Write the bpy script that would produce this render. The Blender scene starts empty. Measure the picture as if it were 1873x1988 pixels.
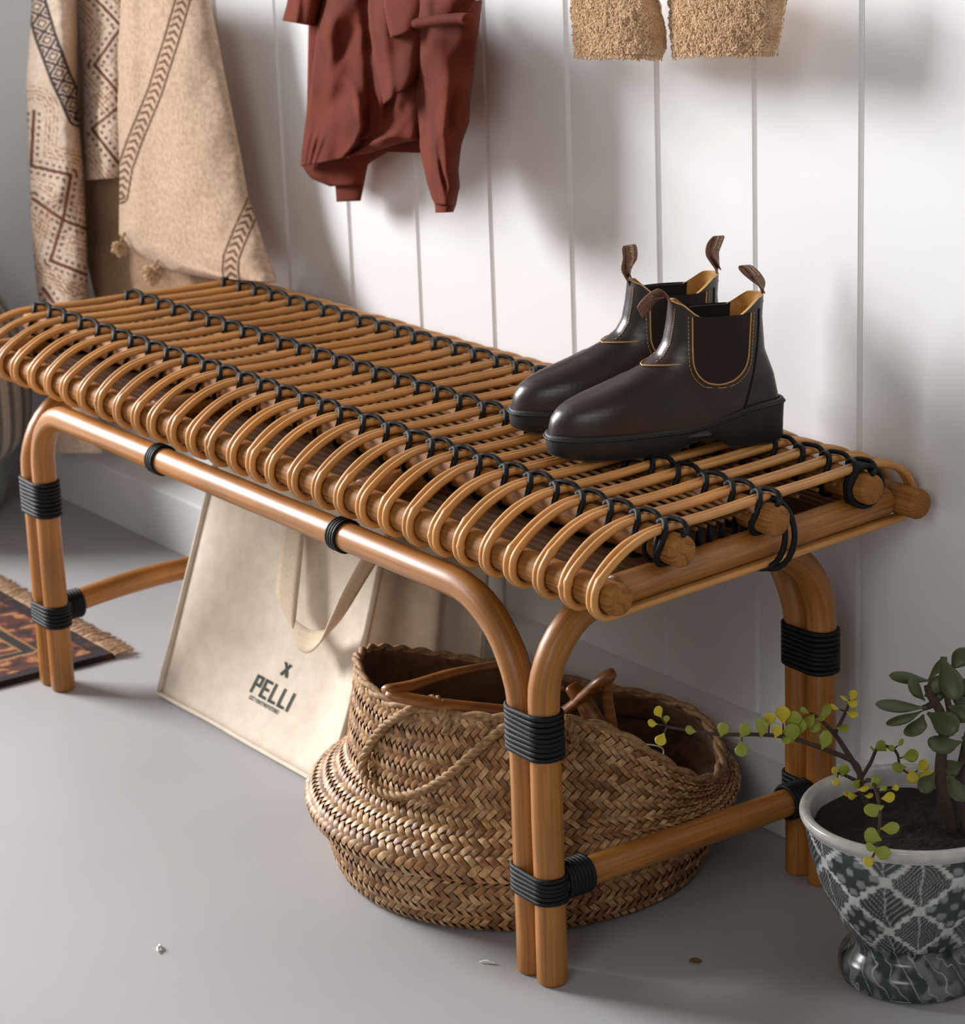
import bpy, bmesh, math, random
import numpy as np
from mathutils import Vector, Matrix, noise as mnoise

random.seed(7); rng = np.random.default_rng(7)
scene = bpy.context.scene
COL = scene.collection

# ------------------------------------------------------------------ camera
CAM = np.array([2.5038626706, -1.6675182315, 1.1165139586])
RC = np.array([[0.5802292157, 0.8136132796, -0.0369795679],
               [0.2163746773, -0.1977622687, -0.9560711710],
               [-0.7851853643, 0.5467389837, -0.2907927569]])   # rows: right, down, forward
FPX = 4978.29; PX, PY = 936.5, 994.0
cam = bpy.data.cameras.new('camera'); camo = bpy.data.objects.new('camera', cam); COL.objects.link(camo)
cam.sensor_fit = 'HORIZONTAL'; cam.sensor_width = 36.0; cam.lens = FPX * 36.0 / 1873.0
M = Matrix.Identity(4)
for i in range(3):
    M[i][0] = RC[0][i]; M[i][1] = -RC[1][i]; M[i][2] = -RC[2][i]; M[i][3] = CAM[i]
camo.matrix_world = M
cam.clip_start = 0.05
cam.dof.use_dof = True; cam.dof.focus_distance = 2.36; cam.dof.aperture_fstop = 13.0
scene.camera = camo

# ------------------------------------------------------------------ world, lights, exposure
w = bpy.data.worlds.new('world'); scene.world = w; w.use_nodes = True
w.node_tree.nodes['Background'].inputs[0].default_value = (1.0, 0.93, 0.85, 1)
w.node_tree.nodes['Background'].inputs[1].default_value = 0.145

def area(name, loc, target, sx, sy, power, color):
    l = bpy.data.lights.new(name, 'AREA'); l.shape = 'RECTANGLE'; l.size = sx; l.size_y = sy
    l.energy = power; l.color = color
    o = bpy.data.objects.new(name, l); COL.objects.link(o); o.location = loc
    d = Vector(target) - Vector(loc); o.rotation_euler = d.to_track_quat('-Z', 'Y').to_euler()
    return o
area('window_daylight', (-3.4, -1.85, 1.90), (0.5, -0.2, 0.35), 2.1, 1.4, 465, (0.985, 0.99, 1.0))
area('room_fill', (2.9, -3.6, 2.1), (0.5, -0.2, 0.4), 1.6, 1.6, 34, (1.0, 0.98, 0.95))  # added fill lamp from the camera side, not a real window
scene.view_settings.view_transform = 'Standard'; scene.view_settings.look = 'None'
scene.view_settings.exposure = 0.0; scene.view_settings.gamma = 1.0
scene.view_settings.use_curve_mapping = False

# ------------------------------------------------------------------ measuring helpers
def ray(x, y): return RC.T @ np.array([(x - PX) / FPX, (y - PY) / FPX, 1.0])
def WY(x, y, Y):
    d = ray(x, y); return CAM + d * ((Y - CAM[1]) / d[1])
def WZ(x, y, Z):
    d = ray(x, y); return CAM + d * ((Z - CAM[2]) / d[2])
def PD(x, y, depth): return CAM + ray(x, y) * depth
def lin(c):
    c = np.asarray(c, float) / 255.0
    return np.where(c <= 0.04045, c / 12.92, ((c + 0.055) / 1.055) ** 2.4)
def L4(c): a = lin(c); return (float(a[0]), float(a[1]), float(a[2]), 1.0)
def sstep(x, a, b):
    t = np.clip((x - a) / (b - a), 0, 1); return t * t * (3 - 2 * t)

# ------------------------------------------------------------------ materials
MATS = {}
def material(name, color, rough=0.5, color2=None, coord='Object', scale=(1, 1, 1), nscale=5.0, detail=4.0,
             bump=0.0, bscale=None, bdist=0.002, spec=0.5, coat=0.0, sheen=0.0, metallic=0.0, vcol=False,
             lo=0.35, hi=0.65, trans=0.0, coarse=None):
    m = bpy.data.materials.new(name); m.use_nodes = True
    nt = m.node_tree; N = nt.nodes; Lk = nt.links; b = N['Principled BSDF']
    b.inputs['Base Color'].default_value = L4(color); b.inputs['Roughness'].default_value = rough
    b.inputs['Specular IOR Level'].default_value = spec; b.inputs['Metallic'].default_value = metallic
    if coat: b.inputs['Coat Weight'].default_value = coat; b.inputs['Coat Roughness'].default_value = 0.25
    if sheen: b.inputs['Sheen Weight'].default_value = sheen; b.inputs['Sheen Roughness'].default_value = 0.6
    if trans: b.inputs['Subsurface Weight'].default_value = trans; b.inputs['Subsurface Radius'].default_value = (0.01, 0.006, 0.003); b.inputs['Subsurface Scale'].default_value = 0.2
    tc = N.new('ShaderNodeTexCoord'); mp = N.new('ShaderNodeMapping'); mp.inputs['Scale'].default_value = scale
    Lk.new(tc.outputs[coord], mp.inputs['Vector'])
    base = None
    if vcol:
        vc = N.new('ShaderNodeVertexColor'); vc.layer_name = 'Col'; base = vc.outputs['Color']
    if color2 is not None:
        nz = N.new('ShaderNodeTexNoise'); nz.inputs['Scale'].default_value = nscale; nz.inputs['Detail'].default_value = detail
        Lk.new(mp.outputs[0], nz.inputs['Vector'])
        rp = N.new('ShaderNodeValToRGB'); rp.color_ramp.elements[0].position = lo; rp.color_ramp.elements[1].position = hi
        rp.color_ramp.elements[0].color = L4(color); rp.color_ramp.elements[1].color = L4(color2)
        Lk.new(nz.outputs['Fac'], rp.inputs['Fac'])
        if base is None: base = rp.outputs['Color']
        else:
            mx = N.new('ShaderNodeMix'); mx.data_type = 'RGBA'; mx.blend_type = 'MULTIPLY'; mx.inputs[0].default_value = 1.0
            Lk.new(base, mx.inputs[6]); Lk.new(rp.outputs['Color'], mx.inputs[7]); base = mx.outputs[2]
    if coarse is not None and base is not None:      # slow tone drift along the material
        n2 = N.new('ShaderNodeTexNoise'); n2.inputs['Scale'].default_value = coarse[0]; n2.inputs['Detail'].default_value = 3
        Lk.new(tc.outputs['Object'], n2.inputs['Vector'])
        r2 = N.new('ShaderNodeValToRGB'); r2.color_ramp.elements[0].color = (coarse[1],) * 3 + (1,); r2.color_ramp.elements[1].color = (coarse[2],) * 3 + (1,)
        r2.color_ramp.elements[0].position = 0.3; r2.color_ramp.elements[1].position = 0.7
        Lk.new(n2.outputs['Fac'], r2.inputs['Fac'])
        mx = N.new('ShaderNodeMix'); mx.data_type = 'RGBA'; mx.blend_type = 'MULTIPLY'; mx.inputs[0].default_value = 1.0
        Lk.new(base, mx.inputs[6]); Lk.new(r2.outputs['Color'], mx.inputs[7]); base = mx.outputs[2]
    if base is not None: Lk.new(base, b.inputs['Base Color'])
    if bump:
        nb = N.new('ShaderNodeTexNoise'); nb.inputs['Scale'].default_value = bscale or nscale; nb.inputs['Detail'].default_value = 5
        Lk.new(mp.outputs[0], nb.inputs['Vector'])
        bp = N.new('ShaderNodeBump'); bp.inputs['Strength'].default_value = bump; bp.inputs['Distance'].default_value = bdist
        Lk.new(nb.outputs['Fac'], bp.inputs['Height']); Lk.new(bp.outputs['Normal'], b.inputs['Normal'])
    MATS[name] = m; return m

material('wall_paint', (243, 242, 243), 0.55, (239, 238, 239), nscale=3, bump=0.12, bscale=180, bdist=0.0006)
material('floor_paint', (172, 170, 171), 0.5, (165, 163, 164), nscale=2.2, bump=0.15, bscale=90, bdist=0.0006)
material('baseboard_paint', (226, 225, 226), 0.5, (221, 220, 220), nscale=4)
material('cane', (222, 160, 88), 0.46, (176, 116, 54), coord='UV', scale=(900, 22, 1), nscale=1.0, detail=5, bump=0.25, bscale=1.0, bdist=0.0005, spec=0.5, coat=0.08, lo=0.3, hi=0.8, coarse=(14, 0.78, 1.1))
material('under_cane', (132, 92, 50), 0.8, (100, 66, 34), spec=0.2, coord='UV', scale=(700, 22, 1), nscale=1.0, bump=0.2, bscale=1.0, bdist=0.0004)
material('rattan_pole', (182, 120, 52), 0.46, (138, 84, 30), coord='UV', scale=(320, 9, 1), nscale=1.0, detail=6, bump=0.2, bscale=1.0, bdist=0.0005, spec=0.45, coat=0.12, lo=0.3, hi=0.75, coarse=(9, 0.72, 1.12))
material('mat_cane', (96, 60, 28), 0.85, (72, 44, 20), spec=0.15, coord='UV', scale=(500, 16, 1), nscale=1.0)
material('seat_rod', (168, 112, 54), 0.62, (128, 80, 34), coord='UV', scale=(320, 9, 1), nscale=1.0, detail=6, bump=0.2, bscale=1.0, bdist=0.0005, spec=0.25)
material('pole_end', (168, 112, 62), 0.7, (128, 80, 40), nscale=240, bump=0.3, bscale=300)
material('cord_black', (7, 7, 8), 0.6, (12, 12, 13), spec=0.3, nscale=260, bump=0.5, bscale=500, bdist=0.0005)
material('leather_brown', (56, 40, 35), 0.36, (40, 29, 26), nscale=26, bump=0.25, bscale=260, bdist=0.0006, spec=0.55)
material('elastic', (40, 22, 18), 0.85, (30, 16, 13), scale=(900, 40, 20), nscale=1.0, bump=0.3, bscale=1.0, bdist=0.0005)
material('lining_tan', (186, 132, 58), 0.42, (150, 98, 36), nscale=60, bump=0.6, bscale=90, bdist=0.002)
material('sole_rubber', (36, 32, 30), 0.6, (28, 25, 24), nscale=60, bump=0.15, bscale=200)
material('stitch', (196, 150, 92), 0.7)
material('tab_web', (128, 94, 76), 0.7, (112, 80, 64), nscale=400, bump=0.3, bscale=700, bdist=0.0004)
material('tab_text', (236, 206, 168), 0.7)
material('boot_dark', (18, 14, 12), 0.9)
material('canvas', (222, 208, 190), 0.85, (212, 197, 178), nscale=60, bump=0.3, bscale=500, bdist=0.0006)
material('webbing', (206, 186, 160), 0.9, (194, 172, 146), scale=(1, 1, 1), nscale=300, bump=0.4, bscale=600, bdist=0.0006)
material('print_green', (22, 42, 36), 0.8)
material('straw', (255, 255, 255), 0.5, (205, 190, 170), coord='Object', nscale=220, bump=0.35, bscale=300, bdist=0.001, vcol=True)
material('straw_dark', (112, 76, 44), 0.8, (84, 54, 28), nscale=90, bump=0.5, bscale=140)
material('rope', (176, 138, 96), 0.7, (130, 96, 60), nscale=160, bump=0.5, bscale=240, bdist=0.001)
material('hanger_wood', (158, 98, 44), 0.4, (126, 72, 28), scale=(8, 8, 60), nscale=3, coat=0.2)
material('hook_metal', (190, 188, 184), 0.25, metallic=1.0)
material('printed_cloth', (255, 255, 255), 0.95, (226, 220, 214), nscale=160, bump=0.5, bscale=420, bdist=0.0012, vcol=True, spec=0.2)
material('rust_cotton', (106, 42, 25), 0.9, (90, 34, 19), nscale=26, bump=0.25, bscale=500, bdist=0.0006, spec=0.2, coarse=(9, 0.86, 1.06))
material('fleece', (226, 190, 150), 0.95, (200, 162, 120), nscale=70, bump=0.5, bscale=240, bdist=0.002, sheen=0.3)
material('pot_glaze', (255, 255, 255), 0.22, (226, 228, 228), nscale=60, vcol=True, spec=0.55, coat=0.4, bump=0.1, bscale=60)
material('soil', (40, 30, 24), 0.95, (24, 18, 14), nscale=160, bump=1.0, bscale=160, bdist=0.006)
material('jade_leaf', (76, 86, 46), 0.45, (56, 66, 36), nscale=60, trans=0.15)
material('green_leaf', (150, 156, 46), 0.5, (122, 128, 40), nscale=80, trans=0.3)
material('yellow_leaf', (204, 190, 44), 0.5, (178, 160, 40), nscale=80, trans=0.3)
material('stem', (74, 54, 44), 0.8, (58, 42, 34), nscale=200)
material('rug_pile', (255, 255, 255), 0.95, (190, 180, 175), nscale=320, bump=0.7, bscale=420, bdist=0.003, vcol=True)
material('fringe', (196, 166, 136), 0.95, (160, 128, 100), nscale=220)
material('striped_cloth', (255, 255, 255), 0.92, (232, 230, 228), nscale=200, bump=0.3, bscale=420, bdist=0.0008, vcol=True)
material('bag_base', (150, 160, 160), 0.8, (136, 147, 148), nscale=40, bump=0.2, bscale=300)
material('crumb_white', (226, 222, 214), 0.8)
material('crumb_brown', (96, 66, 30), 0.8)

# ------------------------------------------------------------------ object helpers
def new_mesh(name, verts, faces, uvs=None, vcol=None, smooth=True):
    me = bpy.data.meshes.new(name)
    me.from_pydata([tuple(map(float, v)) for v in verts], [], [tuple(map(int, f_)) for f_ in faces])
    if uvs is not None:
        ul = me.uv_layers.new(name='UVMap'); li = np.empty(len(me.loops), dtype=np.int32); me.loops.foreach_get('vertex_index', li)
        ul.data.foreach_set('uv', np.asarray(uvs, dtype=np.float32)[li].ravel())
    if vcol is not None:
        ca = me.color_attributes.new('Col', 'FLOAT_COLOR', 'POINT')
        c = np.ones((len(verts), 4), dtype=np.float32); c[:, :3] = vcol; ca.data.foreach_set('color', c.ravel())
    if smooth: me.polygons.foreach_set('use_smooth', [True] * len(me.polygons))
    me.update(); return me

def add(name, me, mat, parent=None):
    o = bpy.data.objects.new(name, me); COL.objects.link(o)
    if mat and not me.materials: me.materials.append(MATS[mat])
    if parent is not None:
        o.parent = parent; r = parent
        while r.parent is not None: r = r.parent
        if parent.type == 'EMPTY': o.matrix_parent_inverse = Matrix.Translation(-parent.location)
    return o

def tag(o, label, cat, group=None):
    o['label'] = label; o['category'] = cat
    if group: o['group'] = group
    return o
def thing(name, loc, label, cat, group=None):
    o = bpy.data.objects.new(name, None); COL.objects.link(o); o.location = loc; o.empty_display_size = 0.05
    return tag(o, label, cat, group)
def struct(o): o['kind'] = 'structure'; return o

class Geo:
    def __init__(s): s.v = []; s.f = []; s.uv = []; s.c = []
    def addmesh(s, v, f_, uv=None, c=None):
        o = len(s.v); s.v += [tuple(x) for x in v]; s.f += [tuple(i + o for i in q) for q in f_]
        s.uv += [tuple(x) for x in uv] if uv is not None else [(0, 0)] * len(v)
        s.c += [tuple(x) for x in c] if c is not None else [(1, 1, 1)] * len(v)
    def mesh(s, name, smooth=True, vcol=False): return new_mesh(name, s.v, s.f, s.uv, np.array(s.c) if vcol else None, smooth)

def resample(pts, n, closed=False):
    """Catmull-Rom through pts, n samples."""
    P = np.asarray(pts, float); m = len(P); out = []
    segs = m if closed else m - 1
    for k in range(n):
        t = k / (n if closed else n - 1) * segs; i = min(int(t), segs - 1); u = t - i
        g = (lambda j: P[j % m]) if closed else (lambda j: P[min(max(j, 0), m - 1)])
        a, b, c, d = g(i - 1), g(i), g(i + 1), g(i + 2)
        out.append(0.5 * ((2 * b) + (-a + c) * u + (2 * a - 5 * b + 4 * c - d) * u * u + (-a + 3 * b - 3 * c + d) * u ** 3))
    return np.array(out)

def tube_data(pts, rad, segs=10, closed=False, caps=True, flat=1.0, up0=None, squash_dir=None):
    P = np.asarray(pts, float); n = len(P); rad = np.full(n, rad) if np.isscalar(rad) else np.asarray(rad, float)
    T = np.zeros_like(P)
    if closed: T = np.roll(P, -1, 0) - np.roll(P, 1, 0)
    else: T[1:-1] = P[2:] - P[:-2]; T[0] = P[1] - P[0]; T[-1] = P[-1] - P[-2]
    T /= np.linalg.norm(T, axis=1)[:, None] + 1e-12
    a = np.array(up0 if up0 is not None else ([0, 0, 1.] if abs(T[0][2]) < 0.9 else [1., 0, 0]), float)
    Nn = a - T[0] * (a @ T[0]); Nn /= np.linalg.norm(Nn)
    V = []; UV = []; Fc = []; s = 0.0; frames = []
    for i in range(n):
        if i:
            Nn = Nn - T[i] * (Nn @ T[i]); Nn /= np.linalg.norm(Nn) + 1e-12; s += np.linalg.norm(P[i] - P[i - 1])
        B = np.cross(T[i], Nn)
        for k in range(segs):
            th = 2 * math.pi * k / segs
            V.append(P[i] + rad[i] * (math.cos(th) * Nn * flat + math.sin(th) * B)); UV.append((k / segs * 0.1, s))
    for i in range(n if closed else n - 1):
        j = (i + 1) % n
        for k in range(segs):
            k2 = (k + 1) % segs; Fc.append((i * segs + k, i * segs + k2, j * segs + k2, j * segs + k))
    if caps and not closed:
        Fc.append(tuple(range(segs))[::-1]); Fc.append(tuple((n - 1) * segs + k for k in range(segs)))
    return V, Fc, UV

def tube(name, pts, rad, mat, parent, segs=12, **kw):
    v, f_, uv = tube_data(pts, rad, segs, **kw)
    me = new_mesh(name, v, f_, uv)
    return add(name, me, mat, parent)

def pole_pts(pts, n=None):
    return pts

def rounded_pole(name, path, r, mat, parent, segs=18):
    """pole with softly rounded ends"""
    P = np.asarray(path, float)
    t0 = (P[0] - P[1]) / np.linalg.norm(P[0] - P[1]); t1 = (P[-1] - P[-2]) / np.linalg.norm(P[-1] - P[-2])
    e = r * 0.22
    Q = [P[0] + t0 * 0, P[0] - t0 * e * 0.4, P[0] - t0 * e * 1.2] + list(P[1:-1]) + [P[-1] - t1 * e * 1.2, P[-1] - t1 * e * 0.4, P[-1]]
    R_ = [r * 0.82, r * 0.95, r] + [r] * (len(P) - 2) + [r, r * 0.95, r * 0.82]
    # slight natural irregularity
    R_ = [q * (1 + 0.015 * math.sin(i * 1.7 + P[0][0] * 30)) for i, q in enumerate(R_)]
    return tube(name, Q, R_, mat, parent, segs)

def grid_faces(nr, nc, wrap=False):
    F = []
    for i in range(nr - 1):
        for j in range(nc if wrap else nc - 1):
            k = (j + 1) % nc; F.append((i * nc + j, i * nc + k, (i + 1) * nc + k, (i + 1) * nc + j))
    return F

def box_data(x0, x1, y0, y1, z0, z1):
    v = [(x, y, z) for x in (x0, x1) for y in (y0, y1) for z in (z0, z1)]
    return v, [(0, 1, 3, 2), (4, 6, 7, 5), (0, 4, 5, 1), (2, 3, 7, 6), (0, 2, 6, 4), (1, 5, 7, 3)]

def bevel(o, wd, seg=2):
    m = o.modifiers.new('bevel', 'BEVEL'); m.width = wd; m.segments = seg; m.limit_method = 'ANGLE'; return o

# ================================================================== SETTING
WALL_Y = 0.028; BB_Y = -0.012; BB_TOP = 0.098
v, f_ = box_data(-4.0, 4.5, -5.0, WALL_Y + 0.05, -0.05, 0.0)
floor = struct(add('floor', new_mesh('floor', v, f_, smooth=False), 'floor_paint'))
v, f_ = box_data(-4.0, 4.5, WALL_Y + 0.012, WALL_Y + 0.08, 0.0, 2.6)
wall = struct(add('wall_back', new_mesh('wall_back', v, f_, smooth=False), 'wall_paint'))
GX0, GS = -0.3509, 0.1534
bw = GS - 0.0002; ch = 0.0042      # tongue-and-groove boards with chamfered edges
prof = [(0, WALL_Y + 0.011), (0, WALL_Y + 0.0035), (ch, WALL_Y), (bw - ch, WALL_Y), (bw, WALL_Y + 0.0035), (bw, WALL_Y + 0.011)]
v = [(x, y, z) for z in (0.0, 2.6) for x, y in prof]; n6 = 6
f_ = [(k, k + 1, k + 7, k + 6) for k in range(5)] + [tuple(range(5, -1, -1)), tuple(range(6, 12)), (5, 0, 6, 11)]
board_me = new_mesh('wall_board', v, f_, smooth=False); board_me.materials.append(MATS['wall_paint'])
for k in range(-8, 16):
    b_ = bpy.data.objects.new('wall_board', board_me); COL.objects.link(b_); b_.parent = wall
    b_.location = (GX0 + k * GS, random.uniform(-0.0005, 0.0005), 0)
prof = [(WALL_Y + 0.004, 0), (BB_Y, 0), (BB_Y, BB_TOP - 0.016), (BB_Y + 0.002, BB_TOP - 0.012), (WALL_Y - 0.002, BB_TOP + 0.004), (WALL_Y + 0.004, BB_TOP + 0.004)]
v = [(x, y, z) for x in (-3.95, 4.45) for y, z in prof]
f_ = [(k, k + 6, k + 7, k + 1) for k in range(5)] + [tuple(range(6)), tuple(range(11, 5, -1))]
struct(add('baseboard_back', new_mesh('baseboard_back', v, f_, smooth=False), 'baseboard_paint'))
v, f_ = box_data(-1.62, -1.50, -0.70, WALL_Y + 0.012, 0.0, 2.6)
struct(add('shade_wall_left', new_mesh('shade_wall_left', v, f_, smooth=False), 'wall_paint'))  # unseen partition, added to keep daylight off the left of the back wall

# ================================================================== BENCH
XS = [-0.3891, -0.3473, -0.3059, -0.2641, -0.2182, -0.1768, -0.1352, -0.0922, -0.0497, -0.0068, 0.0356, 0.0728, 0.1168, 0.1588, 0.1988, 0.2436, 0.2821, 0.3199, 0.3635, 0.407, 0.4478, 0.4868, 0.5267, 0.5668, 0.6094, 0.6484, 0.6889, 0.7277, 0.7687, 0.8071, 0.8449]
Y1, Y2, Y3 = -0.3167, -0.1968, -0.0670
YF, YB = -0.390, -0.0050            # lower rods
ZC, ZR, ZL = 0.4480, 0.4300, 0.4030  # cane centre on top, binding rods, lower rods
RP = 0.0145; RCN = 0.0036
def SK(x, y):                       # the hand-made seat narrows a little towards the wall
    i = (x - 0.2436) / 0.0412; return x + (0.0041 - 0.0021 * i) * (y - Y1) / (Y3 - Y1)
bench = thing('rattan_bench', (0.24, -0.2, 0), 'long honey-coloured rattan bench with cane slats and black cord lashings', 'bench')

def loop_path(xc, off, jit):
    zb = ZL - RP - RCN - 0.0002; rr = RP + RCN
    P = [(Y1 + 0.02, ZC), (Y1 - 0.004, ZC + 0.0005), (Y1 - 0.028, ZC - 0.001), (Y1 - 0.052, ZC - 0.0075 + jit), (Y1 - 0.073, ZC - 0.0190 + jit), (YF - 0.0150, ZL + 0.0125), (YF - rr * 1.02, ZL - 0.001),
         (YF - rr * 0.86, ZL - rr * 0.55), (YF - rr * 0.45, ZL - rr * 0.92), (YF + 0.004, zb), (YF + 0.05, zb), ((YF + YB) / 2, zb), (YB - 0.05, zb), (YB - 0.004, zb),
         (YB + rr * 0.45, ZL - rr * 0.92), (YB + rr * 0.86, ZL - rr * 0.55), (YB + rr * 1.02, ZL + 0.003), (YB + 0.0145, ZL + 0.0130), (YB + 0.0040, ZC - 0.0185), (YB - 0.014, ZC - 0.0080 + jit), (Y3 + 0.024, ZC - 0.002),
         (Y3, ZC + 0.0005), (Y3 - 0.02, ZC), ((Y2 + Y3) / 2, ZC - 0.0005), (Y2 + 0.01, ZC), (Y2 - 0.01, ZC), ((Y1 + Y2) / 2, ZC - 0.0008)]
    P = np.array(P); Q = resample(P, 132, closed=True)
    return np.array([(SK(xc, y) + off, y, z) for y, z in Q])
for i, x in enumerate(XS):
    for sgn in (-1, 1):
        jit = random.uniform(-0.0012, 0.0012)
        p_ = loop_path(x + random.uniform(-0.0006, 0.0006), sgn * 0.0038, jit)
        p_[:, 0] += 0.0008 * np.sin(np.linspace(0, 6.28, len(p_)) + random.uniform(0, 6.28)) * 0.6
        rad = np.full(len(p_), RCN * random.uniform(0.94, 1.05))
        if random.random() < 0.55:
            q = random.choice([21, 23, 24, 26, 28]); rad[q] *= 1.28; rad[q - 1] *= 1.06; rad[q + 1] *= 1.1
        if random.random() < 0.3:
            q = random.randint(104, 118); rad[q] *= 1.16
        # a groove runs along some canes: flattened oval section
        tube('cane_slat', p_, rad, 'cane', bench, 8, closed=True, up0=(1, 0, 0))

def rod(name, x0, x1, y, z, r, n=14):
    return rounded_pole(name, [(SK(x, y), y + 0.0006 * math.sin(x * 9), z) for x in np.linspace(x0, x1, n)], r, 'seat_rod', bench, 20)
rod('seat_rod', -0.412, 0.8665, Y1, ZR, RP); rod('seat_rod', -0.412, 0.8690, Y2, ZR, RP); rod('seat_rod', -0.412, 0.8690, Y3, ZR, RP)
rod('edge_rod', -0.408, 0.8620, YF, ZL, RP); rod('edge_rod', -0.408, 0.8760, YB, ZL, RP)
for xb_ in (-0.385, 0.02, 0.44, 0.838):
    rounded_pole('cross_beam', [(SK(xb_, y), y, ZL - 0.0004) for y in np.linspace(YF + RP * 0.9, YB - RP * 0.9, 8)], RP - 0.0002, 'rattan_pole', bench, 18)
for y_ in list(np.linspace(Y1 + 0.022, Y2 - 0.020, 8)) + [Y2 + 0.046, Y2 + 0.072, Y2 + 0.098]:
    pts = [(SK(x, y_), y_ + 0.0008 * math.sin(x * 23 + y_ * 90), ZC - RCN - 0.0055) for x in np.linspace(-0.395, 0.848, 30)]
    tube('under_cane', pts, 0.0019, 'under_cane', bench, 8)
for y_ in np.linspace(YF + 0.022, YB - 0.022, 31):      # dense mat of canes under the slats
    pts = [(SK(x, y_), y_ + 0.0008 * math.sin(x * 19 + y_ * 70), ZL - 0.0100 + 0.0006 * math.sin(x * 31 + y_ * 50)) for x in np.linspace(-0.372, 0.822, 24)]
    tube('mat_cane', pts, 0.0046, 'mat_cane', bench, 6)

CR = 0.0029
def tie(i, y, last, kind):
    x = SK(XS[i], y); nx = SK(XS[i + 1], y) if not last else x + 0.030
    g = Geo(); j = random.uniform(-0.001, 0.001); zt = ZC + RCN + CR * 0.75
    bar = [(x - 0.0105, y + 0.001, ZC - 0.001), (x - 0.0065, y - 0.001, zt - 0.0006), (x, y - 0.004 + j, zt + 0.0008), (x + 0.0065, y - 0.0075, zt - 0.0008), (x + 0.0098, y - 0.011, ZC - 0.001),
           (x + 0.0085, y - 0.0160, ZR + 0.004), (x + 0.0050, y - 0.0172, ZR - 0.003), (x + 0.002, y - 0.0125, ZR - 0.0125), (x, y - 0.002, ZR - RP - CR * 0.7), (x, y + 0.010, ZR - 0.013)]
    v, f_, uv = tube_data(resample(bar, 26), CR, 7, flat=0.8); g.addmesh(v, f_, uv)
    ex = nx - 0.0105
    arc = [(x - 0.0105, y + 0.001, ZC - 0.0005), (x - 0.0055, y + 0.003, zt), (x + 0.003, y + 0.0070 + j, zt + 0.0006), (x + 0.011, y + 0.0092, zt - 0.0008), (x + 0.5 * (ex - x) + 0.006, y + 0.0085, ZC - 0.001), (ex - 0.001, y + 0.003, ZC - 0.003), (ex + 0.002, y + 0.0, ZC - 0.002)]
    v, f_, uv = tube_data(resample(arc, 22), CR, 7, flat=0.8); g.addmesh(v, f_, uv)
    # knot where the strands meet
    kn = [(x - 0.0125, y - 0.001, ZC - 0.0015), (x - 0.0105, y + 0.0005, ZC + 0.0015), (x - 0.0085, y + 0.002, zt - 0.0008)]
    v, f_, uv = tube_data(resample(kn, 7), [CR * .6, CR * 1.0, CR * 1.25, CR * 1.4, CR * 1.3, CR, CR * .6], 7); g.addmesh(v, f_, uv)
    if kind == 2 and last:     # heavy lashing at the end of the far rod
        for q in range(3):
            xx = x + 0.004 + q * 0.004; ring = [(xx + 0.002 * q * math.cos(a), y + (RP + CR) * math.cos(a), ZR + 0.002 + (RP + CR + 0.002) * math.sin(a)) for a in np.linspace(0, 2 * math.pi, 20)[:-1]]
            v, f_, uv = tube_data(ring, CR, 6, closed=True); g.addmesh(v, f_, uv)
    if last and kind == 0:
        for q in (0, 1):
            ring = [(x - 0.004 + 0.008 * math.cos(a) * (1 - 2 * q), y + (RP + CR) * math.cos(a), ZR + (RP + CR) * math.sin(a)) for a in np.linspace(0, 2 * math.pi, 20)[:-1]]
            v, f_, uv = tube_data(ring, CR * .9, 6, closed=True); g.addmesh(v, f_, uv)
    add('cord_tie', g.mesh('cord_tie'), 'cord_black', bench)
for kind, y in enumerate((Y1, Y2, Y3)):
    for i in range(31): tie(i, y, i == 30, kind)
# long lashing that hangs the middle rod to the end beam and the bottom cane
g = Geo()
for dx in (0.0, 0.006):
    lp = []
    for a in np.linspace(0, 2 * math.pi, 28)[:-1]:
        lp.append((SK(0.838, Y2) + 0.004 + 0.021 * math.cos(a) + dx, Y2 + 0.012 * math.cos(a) + dx, 0.4135 + 0.034 * math.sin(a)))
    v, f_, uv = tube_data(lp, CR, 7, closed=True); g.addmesh(v, f_, uv)
add('beam_lashing', g.mesh('beam_lashing'), 'cord_black', bench)
for dy in (0.034, 0.050, 0.064, 0.080):
    xx = SK(0.838, Y1 + dy) - 0.006
    tube('beam_lashing', [(xx + 0.004, Y1 + dy, 0.4435), (xx + 0.002, Y1 + dy - 0.001, 0.434), (xx, Y1 + dy, 0.424), (xx - 0.002, Y1 + dy + 0.001, 0.412)], CR * 1.15, 'cord_black', bench, 7)

# legs: two long arches (front, back) and two end arches, lashed in pairs
def arch(p0, p1, ztop, r0, r1, axis):
    """inverted U from foot p0 to foot p1"""
    p0 = np.array(p0, float); p1 = np.array(p1, float); d = (p1 - p0); Ln = np.linalg.norm(d); d /= Ln
    pts = [p0 + np.array([0, 0, z]) for z in np.linspace(0.0, ztop - r0, 8)]
    for a in np.linspace(0, math.pi / 2, 12)[1:]: pts.append(p0 + d * r0 * (1 - math.cos(a)) + np.array([0, 0, ztop - r0 + r0 * math.sin(a)]))
    nmid = max(3, int(Ln / 0.06))
    for t in np.linspace(r0, Ln - r1, nmid)[1:-1]: pts.append(p0 + d * t + np.array([0, 0, ztop]))
    for a in np.linspace(math.pi / 2, 0, 12): pts.append(p1 - d * r1 * (1 - math.cos(a)) + np.array([0, 0, ztop - r1 + r1 * math.sin(a)]))
    pts += [p1 + np.array([0, 0, z]) for z in np.linspace(ztop - r1, 0.0, 8)[1:]]
    return pts
RL = 0.0146
XL0, XL1 = -0.2500, 0.7275          # inner posts
XE0, XE1 = -0.2805, 0.7590          # outer posts
YLF, YLB = -0.3935, -0.0560
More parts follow.
